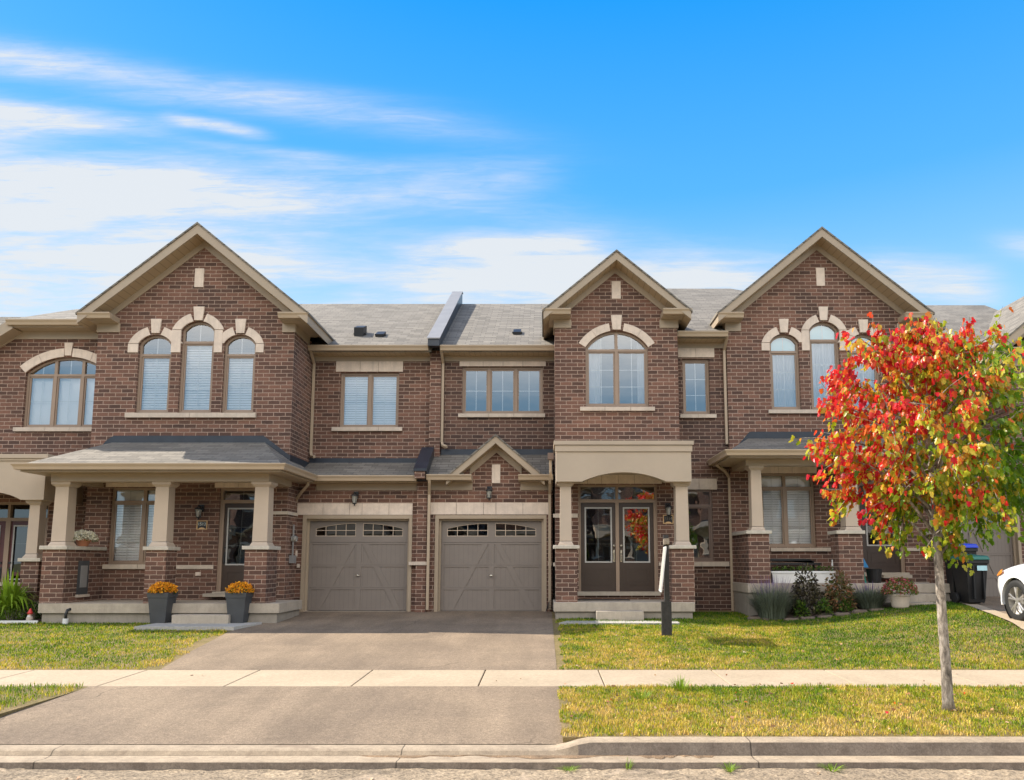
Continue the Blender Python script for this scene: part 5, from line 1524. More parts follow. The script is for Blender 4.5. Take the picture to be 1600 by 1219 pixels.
column(C_, 1174, 1191, 727.5, 829.5, YP3 + .07); column(C_, 1320, 1341, 727.5, 829.5, YP3 + .07); column(C_, 1474, 1492, 727.5, 829.5, YP3 + .07)
fx0, fx1 = X(1168, 918, YP3 - .06), X(1503, 918, YP3 - .06); fz = Z(912, YP3 - .08)
MB().box(fx0, fx1, YP3 - .08, YT3 - .005, fz - .20, fz).build('porch_floor', 'concrete', C_, bevel=.012)
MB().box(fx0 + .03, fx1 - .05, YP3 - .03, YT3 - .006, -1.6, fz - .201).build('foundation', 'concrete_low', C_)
b = MB(); b.box(X(1418, 930, YP3 - .36), X(1465, 930, YP3 - .36), YP3 - .38, YP3 - .085, -1.4, Z(928, YP3 - .36)); b.box(X(1412, 945, YP3 - .7), X(1466, 945, YP3 - .7), YP3 - .68, YP3 - .381, -1.4, Z(942, YP3 - .68)); b.build('step', 'concrete', C_, bevel=.01)
b = MB(); b.box(X(1414, 800, YP3), X(1440, 800, YP3), 1, 1.01, 0, .01) if False else None
xd = X(1143, 850, YR2 - .1)
downpipe(C_, [(X(1122, 716, YR2 - .6), YR2 - .55, zPe - .06), (X(1122, 722, YR2 - .6), YR2 - .5, zPe - .16), (X(1132, 730, YR2 - .3), YR2 - .3, zPe - .26), (xd, YR2 - .07, zPe - .40), (xd, YR2 - .06, Z(962, YR2))])
# side stub wall between the porch and the garage of C
b = MB(); b.box(c1 - .001, X(1500, 880, YGc - .4), YT3 + .0, YGc - .001, -1, .01) if False else None

# ================================================================== HOUSE L (left edge) and D (right edge)
L_ = house_root(20, 960, 17.6, 'townhouse at the left edge with wine red door and segmental arched window')
YL = 17.75
holes = []
h, _ = window(L_, (38, 558, 168, 668), YL, cols=(82, 125), transom=585.5, arch=583, nx=2, nz=2, tnx=2, back='roller', gl='glass_strong'); holes.append(h)
arch_stones(L_, (38, 558, 168, 668), 583, YL, .21, key=(97, 110, 536, 556), nseg=2)
stones(L_, (23, 668.5, 175, 674.5), YL, (73, 112), 'stone_sill', 'sill', proud=.07)
lh = entry(L_, (-55, 785, 72, 912), YL, [(-50, 4), (12, 66)], 811, 'door_red', [(-42, 822, -4, 905), (19, 822, 58, 905)], [1, 15], glm='glass_dark')
holes.append(lh)
x0L = -17.0
zLe = Z(499.5, YL - .45)
W = MB(); W.use('brick')
xk0 = X(18, 510, YL)
W.slab([(x0L, -1.35), (a0 - .003, -1.35), (a0 - .003, zLe - .05), (xk0, zLe - .05), (xk0 - 3.2, zLe - 2.2), (x0L, zLe - 2.2)], YL, YL + .25, holes)
W.build('wall', None, L_)
shell(L_, x0L + 3, a0, YL + .1, 5.0, 2.2)
yLe = YL - .35
xg0, xg1 = X(14, 500, yLe), a0 - .05
MB().gutter([(xg0, yLe, zLe + .01), (xg1, yLe, zLe + .01)]).build('gutter', 'gutter', L_)
b = MB(); b.box(xg0, xg1, yLe + .002, YL - .002, zLe - .15, zLe - .118); b.box(xg0, xg1, yLe + .001, yLe + .03, zLe - .117, zLe - .02); b.box(xk0 - .02, xg1, YL - .028, YL + .01, zLe - .34, zLe - .151); b.build('soffit', 'trim', L_)
b = MB(); b.slab([(xg0, zLe + .01), (xg0 - 3.2, zLe - 2.15), (xg0 - 3.2, zLe - 2.42), (xg0 + .12, zLe - .18)], yLe - .02, YL + 3); b.slab([(xk0 + .0, zLe - .15), (xk0 - 3.0, zLe - 2.18), (xk0 - 3.0, zLe - 2.40), (xk0 + .1, zLe - .34)], YL - .029, YL + .01); b.build('rake_board', 'trim', L_)
zz = Z(483, yLe + 1.4)
b = MB(); b.plate([(xg0, yLe, zLe), (xg1 + .5, yLe, zLe), (xg1 + .5, yLe + 1.5, Z(482, yLe + 1.5)), (X(120, 483, yLe + 1.5), yLe + 1.5, Z(483, yLe + 1.5)), (X(34, 496, yLe + .5), yLe + .5, Z(496, yLe + .5))], .1)
b.plate([(xg0 - 3, yLe + 2.5, zLe - .4), (xg0 + .4, yLe + 2.5, zLe - .4), (xg0 + .9, yLe + 4.2, Z(496, yLe + 4.2)), (xg0 - 4, yLe + 4.2, Z(495, yLe + 4.2))], .1)
b.build('main_roof', 'shingle', L_)
yq0, yq1 = 16.35, YL - .003
qx1 = X(69.5, 760, yq0); qz1, qz0 = Z(720, yq0), Z(781, yq0)
arcL = arc(X(-60, 781, yq0), X(32, 781, yq0), qz0, Z(769, yq0) - qz0, 20)
b = MB(); b.slab([(-16.9, qz0)] + arcL + [(qx1, qz0), (qx1, qz1), (-16.9, qz1)], yq0, yq0 + .28); b.box(qx1 - .2, qx1, yq0 + .281, yq1, qz0, qz1)
b.box(-16.9, qx1 + .03, yq0 - .03, yq1, qz1 + .001, qz1 + .05); b.box(-16.9, qx1 + .06, yq0 - .06, yq1, qz1 + .051, qz1 + .14)
b.box(-16.9, qx1 - .201, yq0 + .281, yq1, qz0 + .3, qz0 + .34); b.build('canopy', 'stucco', L_)
pier(L_, 30, 58, 872, 960, 16.45, 16.9); column(L_, 43, 60, 782, 872.5, 16.52)
MB().box(-16.9, X(59, 940, 16.4), 16.4, YL - .005, -1.4, Z(940, 16.4)).build('porch_floor', 'concrete', L_)

D_ = house_root(1640, 960, YT1, 'townhouse at the right edge with tan gable rake and brick upper wall behind the maple')
YD = 17.6
gD = gable(D_, (1755, 385), (1557, 540), (1955, 540), YD - .42, YD, YD + 7, th=.235, wall_x=(X(1572, 560, YD), X(1940, 560, YD)))
d0 = X(1574, 600, YD)
W = MB(); W.use('brick'); W.slab(gable_poly(d0, X(1940, 560, YD), 1.9, gD, gD['ze'] - .2), YD, YD + .25)
W.box(d0, d0 + .25, YD + .25, 22, 1.9, gD['ze'] - .2); W.use('brick')
W.box(X(1604, 700, YGc), 16.5, YGc + .251, YGc + .45, -1, 1.95)
W.build('wall', None, D_)
gzD = Z(541, YD - .5)
eave_returns(D_, gD, YD - .42, YD, (YM + .2, YM), (d0, X(1940, 560, YD)), (X(1612, 545, YD - .5), None), gzD)
# ================================================================== plants
def leaf_mat(name, stops, trans=.45, rough=.55, vmin=.7, vmax=1.3):
    m, n, bs, out = mat(name)
    at = n.n('ShaderNodeAttribute', attribute_name='tone'); sp = n.n('ShaderNodeSeparateXYZ'); n.l(at.outputs['Vector'], sp.inputs[0])
    c = n.ramp(sp.outputs[0], stops)
    c = n.mix(1.0, c, n.ramp(sp.outputs[1], [(0, vmin), (1, vmax)]), 'MULTIPLY')
    n.l(c, bs.inputs['Base Color']); bs.inputs['Roughness'].default_value = rough; bs.inputs['Specular IOR Level'].default_value = .35
    tl = n.n('ShaderNodeBsdfTranslucent'); n.l(n.mix(1.0, c, (1.15, 1.05, .8), 'MULTIPLY'), tl.inputs[0])
    mx = n.n('ShaderNodeMixShader'); mx.inputs[0].default_value = trans
    n.l(bs.outputs[0], mx.inputs[1]); n.l(tl.outputs[0], mx.inputs[2]); n.l(mx.outputs[0], out.inputs[0])
    return m
M['maple'] = leaf_mat('maple leaves', [(0.0, (.11, .23, .012)), (.22, (.24, .36, .018)), (.40, (.42, .44, .035)), (.52, (.62, .44, .05)), (.62, (.68, .16, .03)), (.78, (.70, .030, .030)), (1.0, (.52, .014, .028))], .48, .33)
M['leaf_green'] = leaf_mat('green foliage', [(0, (.025, .06, .012)), (.5, (.06, .13, .015)), (1, (.16, .24, .03))], .35)
M['leaf_lily'] = leaf_mat('lily blades', [(0, (.07, .15, .01)), (1, (.26, .40, .03))], .4)
M['leaf_purple'] = leaf_mat('purple foliage', [(0, (.03, .03, .02)), (.6, (.065, .05, .035)), (1, (.12, .11, .05))], .2)
M['leaf_bronze'] = leaf_mat('bronze foliage', [(0, (.05, .09, .02)), (.5, (.12, .12, .04)), (1, (.28, .12, .06))], .3)
M['leaf_sage'] = leaf_mat('lavender foliage', [(0, (.07, .09, .06)), (.75, (.17, .20, .15)), (.85, (.14, .10, .22)), (1, (.16, .11, .26))], .25)
M['leaf_mum'] = leaf_mat('mum foliage', [(0, (.06, .11, .01)), (.5, (.16, .20, .03)), (.75, (.45, .10, .10)), (1, (.42, .05, .10))], .3)
M['flower_gold'] = leaf_mat('golden petals', [(0, (.65, .22, .01)), (.6, (.80, .36, .01)), (1, (.85, .46, .03))], .3)
M['flower_white'] = leaf_mat('white petals', [(0, (.62, .60, .45)), (1, (.80, .80, .72))], .3)
M['litter'] = leaf_mat('dry leaves', [(0, (.20, .12, .06)), (.5, (.34, .22, .12)), (.8, (.42, .16, .07)), (1, (.55, .45, .32))], .1)
def bark():
    m, n, bs, o = mat('bark')
    g = n.n('ShaderNodeNewGeometry'); mp = n.n('ShaderNodeMapping'); mp.inputs['Scale'].default_value = (1, 1, .35); n.l(g.outputs['Position'], mp.inputs[0])
    a = n.noise(22, 6, .7, mp.outputs[0], .5); b = n.noise(4, 4, .6, g.outputs['Position'])
    c = n.ramp(a, [(.32, (.07, .058, .046)), (.48, (.22, .185, .15)), (.68, (.50, .44, .37))])
    c = n.mix(1.0, c, n.ramp(b, [(.3, .7), (.7, 1.2)]), 'MULTIPLY')
    n.l(c, bs.inputs['Base Color']); bs.inputs['Roughness'].default_value = .9; bump(n, bs, a, .8, .01); return m
M['bark'] = bark()
def leaves(name, m, pos, size, dirs, tone, val, par=None, fold=.25, shape='maple'):
    """one small folded leaf at each position; dirs = where the tip points"""
    n = len(pos); d = dirs / np.linalg.norm(dirs, axis=1)[:, None]
    r_ = nr.normal(size=(n, 3)); s = np.cross(d, r_); s /= np.linalg.norm(s, axis=1)[:, None] + 1e-9; nn = np.cross(s, d)
    if shape == 'maple': prof = [(.0, .0), (.20, -.05), (.42, .28), (.22, .38), (.30, .64), (.0, 1.0)]
    else: prof = [(.0, .0), (.16, .18), (.24, .48), (.14, .78), (.0, 1.0)]
    k = len(prof); side = prof[1:-1]; q = len(side)
    V = [np.zeros((n, 3)), d * 1.0]
    for sg in (-1, 1):
        for (x, y) in side:
            V.append(s * (sg * x) + d * y + nn * (abs(x) * fold))
    v = np.stack(V, 1) * size[:, None, None] + pos[:, None, :]
    nv = 2 + 2 * q
    me = bpy.data.meshes.new(name); off = world_loc(par) if par is not None else Vector((0, 0, 0))
    v -= np.array(off)[None, None, :]
    me.vertices.add(n * nv); me.vertices.foreach_set('co', v.ravel())
    f1 = [0] + [2 + i for i in range(q)] + [1]; f2 = [1] + [2 + q + i for i in reversed(range(q))] + [0]
    L = len(f1) * 2
    me.loops.add(n * L); me.polygons.add(n * 2)
    me.loops.foreach_set('vertex_index', (np.arange(n)[:, None] * nv + np.array([f1 + f2])).ravel().astype(np.int32))
    me.polygons.foreach_set('loop_start', (np.arange(n)[:, None] * L + np.array([[0, len(f1)]])).ravel().astype(np.int32))
    at = me.attributes.new('tone', 'FLOAT_VECTOR', 'POINT'); tv = np.zeros((n, nv, 3)); tv[:, :, 0] = np.clip(tone, 0, 1)[:, None]; tv[:, :, 1] = np.clip(val, 0, 1)[:, None]
    at.data.foreach_set('vector', tv.ravel()); me.update(calc_edges=True); me.materials.append(M[m])
    o = bpy.data.objects.new(name, me); COL.objects.link(o)
    if par is not None: o.parent = par
    return o
def strands(name, m, n, c, rad, h, wd, spread, droop, tone_fn, par=None, hv=.3):
    """arching narrow leaves from a clump"""
    a = nr.random(n) * 2 * np.pi; r0 = rad * np.sqrt(nr.random(n)); hh = h * (1 - hv * nr.random(n)); sp = spread * nr.random(n) ** .7
    SEG = 5; v = np.empty((n, SEG + 1, 2, 3)); dx, dy = np.cos(a), np.sin(a)
    for i in range(SEG + 1):
        t = i / SEG; out = sp * (t ** 1.3); z = hh * (t - droop * (sp / max(spread, 1e-6)) * t * t * t)
        w2 = wd * (1 - t) ** .6 * .5 + .0006
        x = c[0] + dx * (r0 + out); y = c[1] + dy * (r0 + out); zz = c[2] + z
        v[:, i, 0] = np.stack([x - dy * w2, y + dx * w2, zz], 1); v[:, i, 1] = np.stack([x + dy * w2, y - dx * w2, zz], 1)
    me = bpy.data.meshes.new(name); off = world_loc(par) if par is not None else Vector((0, 0, 0)); v -= np.array(off)
    nv = (SEG + 1) * 2; me.vertices.add(n * nv); me.vertices.foreach_set('co', v.ravel())
    q = []
    for i in range(SEG): q += [2 * i, 2 * i + 1, 2 * i + 3, 2 * i + 2]
    me.loops.add(n * SEG * 4); me.polygons.add(n * SEG)
    me.loops.foreach_set('vertex_index', (np.arange(n)[:, None] * nv + np.array([q])).ravel().astype(np.int32))
    me.polygons.foreach_set('loop_start', (np.arange(n * SEG) * 4).astype(np.int32))
    at = me.attributes.new('tone', 'FLOAT_VECTOR', 'POINT'); tv = np.zeros((n, SEG + 1, 2, 3)); tt = np.linspace(0, 1, SEG + 1)[None, :, None]
    tv[..., 0] = np.clip(tone_fn(tt, nr.random(n)[:, None, None]), 0, 1); tv[..., 1] = nr.random(n)[:, None, None]
    at.data.foreach_set('vector', tv.ravel()); me.update(calc_edges=True); me.materials.append(M[m])
    o = bpy.data.objects.new(name, me); COL.objects.link(o)
    if par is not None: o.parent = par
    return o

# ------------------------------------------------------------------ the red maple on the boulevard
def maple():
    Yt_ = 8.16; bx, _ = P(1483, 1103, Yt_); bz = G(bx, Yt_)
    T = thing('red_maple_tree', 'young maple turning from crimson to green on the grass strip by the curb', 'tree', (bx, Yt_, bz))
    pts = [(bx, Yt_, bz - .05), (bx - .01, Yt_, bz + .12)] + [(P(px, py, Yt_)[0], Yt_ + dy, P(px, py, Yt_)[1]) for px, py, dy in ((1478, 1040, 0), (1474, 980, .01), (1468, 900, .0), (1464, 850, 0), (1463, 800, .02), (1460, 750, .03), (1452, 690, .03), (1448, 620, .0), (1452, 560, -.02))]
    rs = [.066, .056, .050, .048, .045, .043, .038, .033, .026, .017, .008]
    t = MB(); t.tube(pts, rs, 14); t.build('trunk', 'bark', T, smooth=True)
    rg = np.random.default_rng(21); C = np.array([P(1466, 690, Yt_)[0], Yt_, P(1466, 690, Yt_)[1]])
    tp = [np.array(p) for p in pts]
    br = MB(); P_, D_2, S_, TO, VA = [], [], [], [], []
    def env(d):
        """distance from C to the crown's surface along unit vector d"""
        a = np.array([1.42, 1.15, 1.40 if d[2] > 0 else 1.24]); return 1 / (np.sum(np.abs(d / a) ** 2.9) ** (1 / 2.9))
    nprim = 34
    for i in range(nprim):
        az = i * 2.399963 + rg.normal(0, .2); f = i / (nprim - 1)
        el = -.52 + 1.70 * f ** 1.2 + rg.normal(0, .08)
        d = np.array([math.cos(az) * math.cos(el), math.sin(az) * math.cos(el), math.sin(el)])
        s0 = 4.6 + 5.0 * f; k = int(min(s0, 9)); st = tp[k] + (tp[k + 1] - tp[k]) * (s0 - k if s0 - k < 1 else .9)
        end = C + d * env(d) * rg.uniform(.60, .88)
        mid = st + (end - st) * .5 + np.array([0, 0, .10 + .12 * (1 - f)])
        L = [st, st * .6 + mid * .4 + np.array([0, 0, .02]), mid, mid * .5 + end * .5 + np.array([0, 0, .03]), end]
        br.tube([tuple(p) for p in L], [.020, .016, .012, .008, .004], 6)
        for j in range(11):
            u_ = .22 + .78 * (j + rg.random()) / 11; seg = u_ * 4; q = min(int(seg), 3); s1 = L[q] + (L[q + 1] - L[q]) * (seg - q)
            dd = (s1 - C) / (np.linalg.norm(s1 - C) + 1e-6) * .8 + rg.normal(size=3) * .62; dd[2] += .18; dd /= np.linalg.norm(dd)
            ln = rg.uniform(.26, .58)
            e1 = s1 + dd * ln
            rel = e1 - C; rr = np.linalg.norm(rel); mx_ = env(rel / rr) * rg.uniform(.86, 1.08)
            if rr > mx_: e1 = C + rel / rr * mx_
            m1 = (s1 + e1) / 2 + np.array([0, 0, .03])
            br.tube([tuple(s1), tuple(m1), tuple(e1)], [.006, .004, .002], 4, cap=False)
            nl = rg.integers(26, 40); tw_t = rg.normal(0, .16); tw_v = rg.uniform(-.15, .15)
            for w_ in range(nl):
                a_ = .12 + .92 * rg.random(); p = (s1 * (1 - a_) ** 2 + 2 * m1 * a_ * (1 - a_) + e1 * a_ * a_) + rg.normal(size=3) * np.array([.040, .040, .045]) - np.array([0, 0, .035])
                P_.append(p); o_ = (p - C); D_2.append(np.array([o_[0] * .35, o_[1] * .35, -.95]) + rg.normal(size=3) * .27); S_.append(rg.uniform(.048, .082))
                r2 = np.array([o_[0] / 1.5, o_[1] / 1.4, o_[2] / 1.4])
                tone = .41 - .42 * r2[0] + .16 * r2[2] - .05 * r2[1] + tw_t + rg.normal(0, .20)
                # a green sector on the lower right and an olive middle
                if r2[0] > .15 and r2[2] < .25: tone -= .12
                TO.append(tone); VA.append(.5 + tw_v + rg.normal(0, .22))
    # leading shoots that stand clear of the crown
    for px, py, pz, py2 in ((1366, 484, 1376, 560), (1563, 480, 1540, 560), (1470, 545, 1464, 610), (1498, 520, 1490, 590), (1530, 540, 1520, 600), (1290, 585, 1330, 640), (1264, 690, 1300, 690), (1395, 545, 1410, 600), (1590, 525, 1570, 590), (1340, 600, 1360, 650)):
        e1 = np.array([P(px, py, Yt_)[0], Yt_ + rg.uniform(-.3, .3), P(px, py, Yt_)[1]]); s1 = np.array([P(pz, py2, Yt_)[0], e1[1], P(pz, py2, Yt_)[1]]); s1 = s1 + (s1 - e1) * .3
        br.tube([tuple(s1), tuple((s1 + e1) / 2), tuple(e1)], [.006, .004, .0015], 4, cap=False)
        for w_ in range(14):
            a_ = rg.random(); p = s1 * (1 - a_) + e1 * a_ + rg.normal(size=3) * .03; P_.append(p); D_2.append(np.array([0, 0, -.8]) + rg.normal(size=3) * .4); S_.append(rg.uniform(.055, .085)); TO.append((.72 if px < 1500 else .5) + rg.normal(0, .15)); VA.append(.5 + rg.normal(0, .2))
    br.build('branches', 'bark', T, smooth=True, recalc=False)
    leaves('crown', 'maple', np.array(P_), np.array(S_), np.array(D_2), np.array(TO), np.array(VA), T, .28)
    return T
TREE = maple()

def blob_pts(n, c, rx, ry, rz, shell=.55, up=True):
    d = nr.normal(size=(n, 3)); d /= np.linalg.norm(d, axis=1)[:, None]
    if up: d[:, 2] = np.abs(d[:, 2])
    r = (shell + (1 - shell) * nr.random(n) ** .5) * nr.uniform(.85, 1.08, n)
    return np.array(c) + d * r[:, None] * np.array([rx, ry, rz]), d
def shrub(name, label, cat, px0, px1, pyt, pyb, Y, m, n, size, ry=None, shape='oval', group=None, tone=(.5, .25), droop=.2, stem=True):
    x0, _ = P(px0, pyb, Y); x1, _ = P(px1, pyb, Y); zt = P(0, pyt, Y)[1]; zb = G((x0 + x1) / 2, Y); xc = (x0 + x1) / 2; rx = (x1 - x0) / 2; ry = ry or rx * .8
    T = thing(name, label, cat, (xc, Y, zb), group)
    p, d = blob_pts(n, (xc, Y, zb + .05), rx, ry, max(zt - zb - .05, .1), .35)
    leaves('foliage', m, p, nr.uniform(size * .7, size * 1.25, n), d * .8 + np.array([0, 0, -droop]) + nr.normal(size=(n, 3)) * .35, tone[0] + nr.normal(0, tone[1], n), .5 + nr.normal(0, .25, n), T, .2, shape)
    if stem:
        s = MB()
        for k in range(9):
            a = k * 2.4; s.tube([(xc + .03 * math.cos(a), Y + .03 * math.sin(a), zb), (xc + rx * .45 * math.cos(a), Y + ry * .45 * math.sin(a), zb + (zt - zb) * .7)], [.008, .003], 5)
        s.build('stems', 'bark', T, recalc=False)
    return T

# flower beds
def bed(name, pts, dz):
    b = MB(); ring_ = [(x, y, G(x, y) + dz) for x, y in pts]; c = (sum(p[0] for p in ring_) / len(ring_), sum(p[1] for p in ring_) / len(ring_))
    vs = ring_ + [(c[0], c[1], G(*c) + dz + .04)]; n = len(ring_)
    b.add(vs, [(i, (i + 1) % n, n) for i in range(n)]); return struct(b.build(name, 'soil', recalc=False))
bb = [(X(1176, 960, 16.3), 16.35), (X(1235, 955, 16.1), 16.0), (X(1330, 950, 16.1), 15.95), (X(1412, 952, 16.2), 16.1), (X(1412, 940, 16.7), 16.72), (X(1170, 940, 16.7), 16.72)]
bed('flower_bed', bb, .03)
lbx = [(-16, 16.3), (-16, 15.75), (X(62, 970, 15.7) - .02, 15.72), (X(62, 970, 15.7) - .02, 16.38)]
bed('flower_bed', lbx, .03)
# edging stones of the right bed
rgs = random.Random(9)
xe_ = [1166, 1190, 1222, 1250, 1276, 1303, 1331, 1358, 1384]
descr = ['leftmost edging stone below the lavender', 'rough stone between the left lavender and the dark shrub', 'low stone in front of the dark purple shrub', 'brown edging stone under the dark shrub foliage', 'flat stone between the dark and the bronze shrub', 'edging stone in front of the bronze shrub', 'edging stone left of the second lavender', 'edging stone in front of the second lavender', 'last edging stone beside the cream pot']
for i in range(len(xe_) - 1):
    a, c = xe_[i], xe_[i + 1]; Yq = 16.28 - .32 * math.sin(min(i, 4) / 4 * math.pi / 2)
    xa, xc_ = X(a, 962, Yq) + .015, X(c, 962, Yq) - .015
    b = MB(); hgt = rgs.uniform(.05, .09); z0 = G(xa, Yq); y0 = Yq + rgs.uniform(-.03, .03)
    n = 12; vs = []
    for (zz, sc_) in ((-.05, 1.0), (hgt * .6, 1.0), (hgt, .8)):
        for k in range(n):
            q = 2 * math.pi * k / n; cx_, cs = (abs(math.cos(q)) ** .6) * (1 if math.cos(q) > 0 else -1), (abs(math.sin(q)) ** .6) * (1 if math.sin(q) > 0 else -1)
            vs.append(((xa + xc_) / 2 + cx_ * (xc_ - xa) / 2 * sc_ * rgs.uniform(.95, 1.03), y0 + cs * .10 * sc_, z0 + zz + (rgs.uniform(-.012, .012) if zz > 0 else 0)))
    fs = [(j * n + k, j * n + (k + 1) % n, (j + 1) * n + (k + 1) % n, (j + 1) * n + k) for j in range(2) for k in range(n)] + [tuple(2 * n + k for k in range(n))]
    b.add(vs, fs); tag(b.build('edging_stone', 'rock', bevel=.01), descr[i], 'stone', 'rough stones edging the flower bed')
def lavender(px0, px1, pyt, pyb, Y, label):
    x0, x1 = X(px0, pyb, Y), X(px1, pyb, Y); xc = (x0 + x1) / 2; zb = G(xc, Y); h = Z(pyt, Y) - zb
    T = thing('lavender_bush', label, 'shrub', (xc, Y, zb), 'lavender bushes in the stone edged bed')
    strands('foliage', 'leaf_sage', 1000, (xc, Y, zb + .02), (x1 - x0) * .26, h * .92, .011, (x1 - x0) * .46, .35, lambda t, r: .35 + .35 * t * r + .1 * r, T, .45)
    strands('flower_stalks', 'leaf_sage', 130, (xc, Y, zb + .04), (x1 - x0) * .30, h * 1.08, .013, (x1 - x0) * .34, .05, lambda t, r: .5 + (t > .7) * .45, T, .3)
lavender(1168, 1246, 903, 965, 16.30, 'grey green lavender with purple spikes left of the dark shrub')
lavender(1328, 1392, 912, 955, 16.25, 'pale sage lavender mound between the bronze shrub and the cream pot')
shrub('purple_shrub', 'dark purple leaved shrub in front of the white trough', 'shrub', 1236, 1286, 886, 955, 16.32, 'leaf_purple', 1500, .075, tone=(.62, .3), droop=.5)
shrub('bronze_shrub', 'bronze and pink leaved shrub beside the porch pier', 'shrub', 1288, 1336, 892, 955, 16.32, 'leaf_bronze', 1300, .075, tone=(.6, .3), droop=.7)
for (q0, q1, lb_) in ((1243, 1262, 'low green plant at the foot of the dark shrub'), (1272, 1300, 'low green plant between the dark and the bronze shrub'), (1312, 1332, 'low green plant at the foot of the bronze shrub')):
    shrub('ground_plant', lb_, 'plant', q0, q1, 936, 958, 16.12, 'leaf_green', 260, .055, tone=(.55, .25), droop=0, group='low plants in the stone edged bed', stem=False)
# left bed
def at_px(px, py, Y): x, z = P(px, py, Y); return x
T = thing('daylily_clump', 'large clump of long arching bright green leaves by the left porch', 'plant', (X(14, 950, 16.1), 16.1, G(-11, 16.1)))
strands('foliage', 'leaf_lily', 150, (X(14, 950, 16.1), 16.1, G(-11, 16.1)), .10, 1.30, .090, .72, .95, lambda t, r: .45 + .5 * r + .2 * t, T, .5)
shrub('small_shrub', 'small rounded yellow green shrub under the arching leaves', 'shrub', -6, 36, 945, 972, 15.9, 'leaf_green', 420, .045, tone=(.75, .25), droop=0)
shrub('small_shrub', 'dark low shrub tucked behind the garden gnome', 'shrub', 38, 62, 940, 970, 16.12, 'leaf_green', 260, .05, tone=(.2, .2), droop=0)
for (xa, xb, lab) in ((-16, X(62, 970, 15.7) - .02, 'white metal edging strip along the left flower bed'),):
    b = MB(); b.box(xa, xb, 15.66, 15.69, G(-10, 15.7) - .02, G(-10, 15.7) + .055); tag(b.build('bed_edging', 'white'), lab, 'edging')
# gnome
gx, gy = X(46, 973, 15.76), 15.76; gz0 = G(gx, gy) + .03
g_ = thing('garden_gnome', 'little garden gnome with a pointed red hat beside the porch base', 'gnome', (gx, gy, gz0))
MB().lathe([(.055, 0), (.065, .02), (.060, .08), (.045, .105)], (gx, gy, gz0), 14).build('body', 'pot_cream', g_, smooth=True)
MB().lathe([(.02, .10), (.040, .12), (.036, .15), (.02, .165)], (gx, gy, gz0), 12).build('face', 'skin', g_, smooth=True)
MB().lathe([(.056, .150), (.046, .18), (.026, .225), (.012, .25), (.004, .262)], (gx, gy, gz0), 14).build('hat', 'red', g_, smooth=True)
MB().lathe([(.004, .055), (.025, .08), (.030, .115), (.02, .12)], (gx, gy - .028, gz0), 10).build('beard', 'white', g_, smooth=True)
# drain stub
dx_, dy_ = X(101, 980, 15.55), 15.56; dz_ = G(dx_, dy_)
d_ = thing('drain_pipe', 'black hose hooked into a short white pipe at the porch base', 'pipe', (dx_, dy_, dz_))
MB().lathe([(.05, -.03), (.05, .11), (.042, .11), (.042, -.02)], (dx_, dy_, dz_), 16).build('socket', 'white', d_)
MB().tube([(dx_, dy_, dz_ + .05), (dx_, dy_, dz_ + .20), (dx_ + .01, dy_ + .02, dz_ + .27), (dx_ + .04, dy_ + .06, dz_ + .29), (dx_ + .06, dy_ + .12, dz_ + .25)], .027, 10).build('hose', 'black_plastic', d_, smooth=True)

# patio slabs
def slab_at(name, pxs, dz=.02):
    pts = [GP(*p) for p in pxs]; b = MB(); z = max(G(*p) for p in pts) + dz; b.plate([(p[0], p[1], z) for p in pts], .12); return struct(b.build(name, 'slabc', bevel=.006))
slab_at('path', [(209, 985), (365, 985), (409, 976), (409, 973), (258, 973)])
slab_at('path', [(873, 976.5), (1062, 976.5), (1058, 971), (885, 971)], .015)

# planters with golden mums
def mum(par, c, r, h, m, n, size, green='leaf_green', ng=220):
    p, d = blob_pts(n, c, r, r, h, .88)
    leaves('flowers', m, p, nr.uniform(size * .7, size * 1.2, n), np.cross(d, nr.normal(size=(n, 3))) + d * .35, nr.random(n), nr.random(n), par, .1, 'maple')
    p, d = blob_pts(ng, (c[0], c[1], c[2] - .03), r * 1.0, r * 1.0, h * .75, .6)
    leaves('foliage', green, p, nr.uniform(.03, .055, ng), d + nr.normal(size=(ng, 3)) * .4, .4 + nr.normal(0, .2, ng), nr.random(ng), par, .1, 'oval')
for i, (px, py, lab) in enumerate(((253, 976.5, 'tapered charcoal planter of golden mums left of the porch step'), (373.5, 976.5, 'tapered charcoal planter of golden mums at the driveway side of the step'))):
    x, y = GP(px, py); y += .12; x = P(px, 950, y)[0]; z = G(x, y) + .022
    t = thing('flower_planter', lab, 'planter', (x, y, z), 'charcoal planters beside the porch step')
    b = MB(); b.frust(x, y, z, z + .50, .145, .195); b.frust(x, y, z + .501, z + .60, .205, .212)
    b.build('pot', 'planter', t, bevel=.006)
    MB().box(x - .185, x + .185, y - .185, y + .185, z + .601, z + .605).build('potting_soil', 'soil', t)
    mum(t, (x, y, z + .61), .26, .19, 'flower_gold', 1000, .034)
x, y = X(133, 850, 16.45), 16.45; z = zA_cap + .001; x = X(133, 850, 16.3); y = 16.3
x = min(max(x, px0A + .2), xk - .02)
t = thing('flower_pot', 'terracotta bowl of white mums on the ledge of the left porch', 'flower pot', (x, y, z))
MB().lathe([(.08, 0), (.10, .02), (.145, .12), (.152, .13), (.152, .15), (.13, .15)], (x, y, z), 22).build('pot', 'terracotta', t, smooth=False)
mum(t, (x, y, z + .13), .27, .20, 'flower_white', 750, .04)
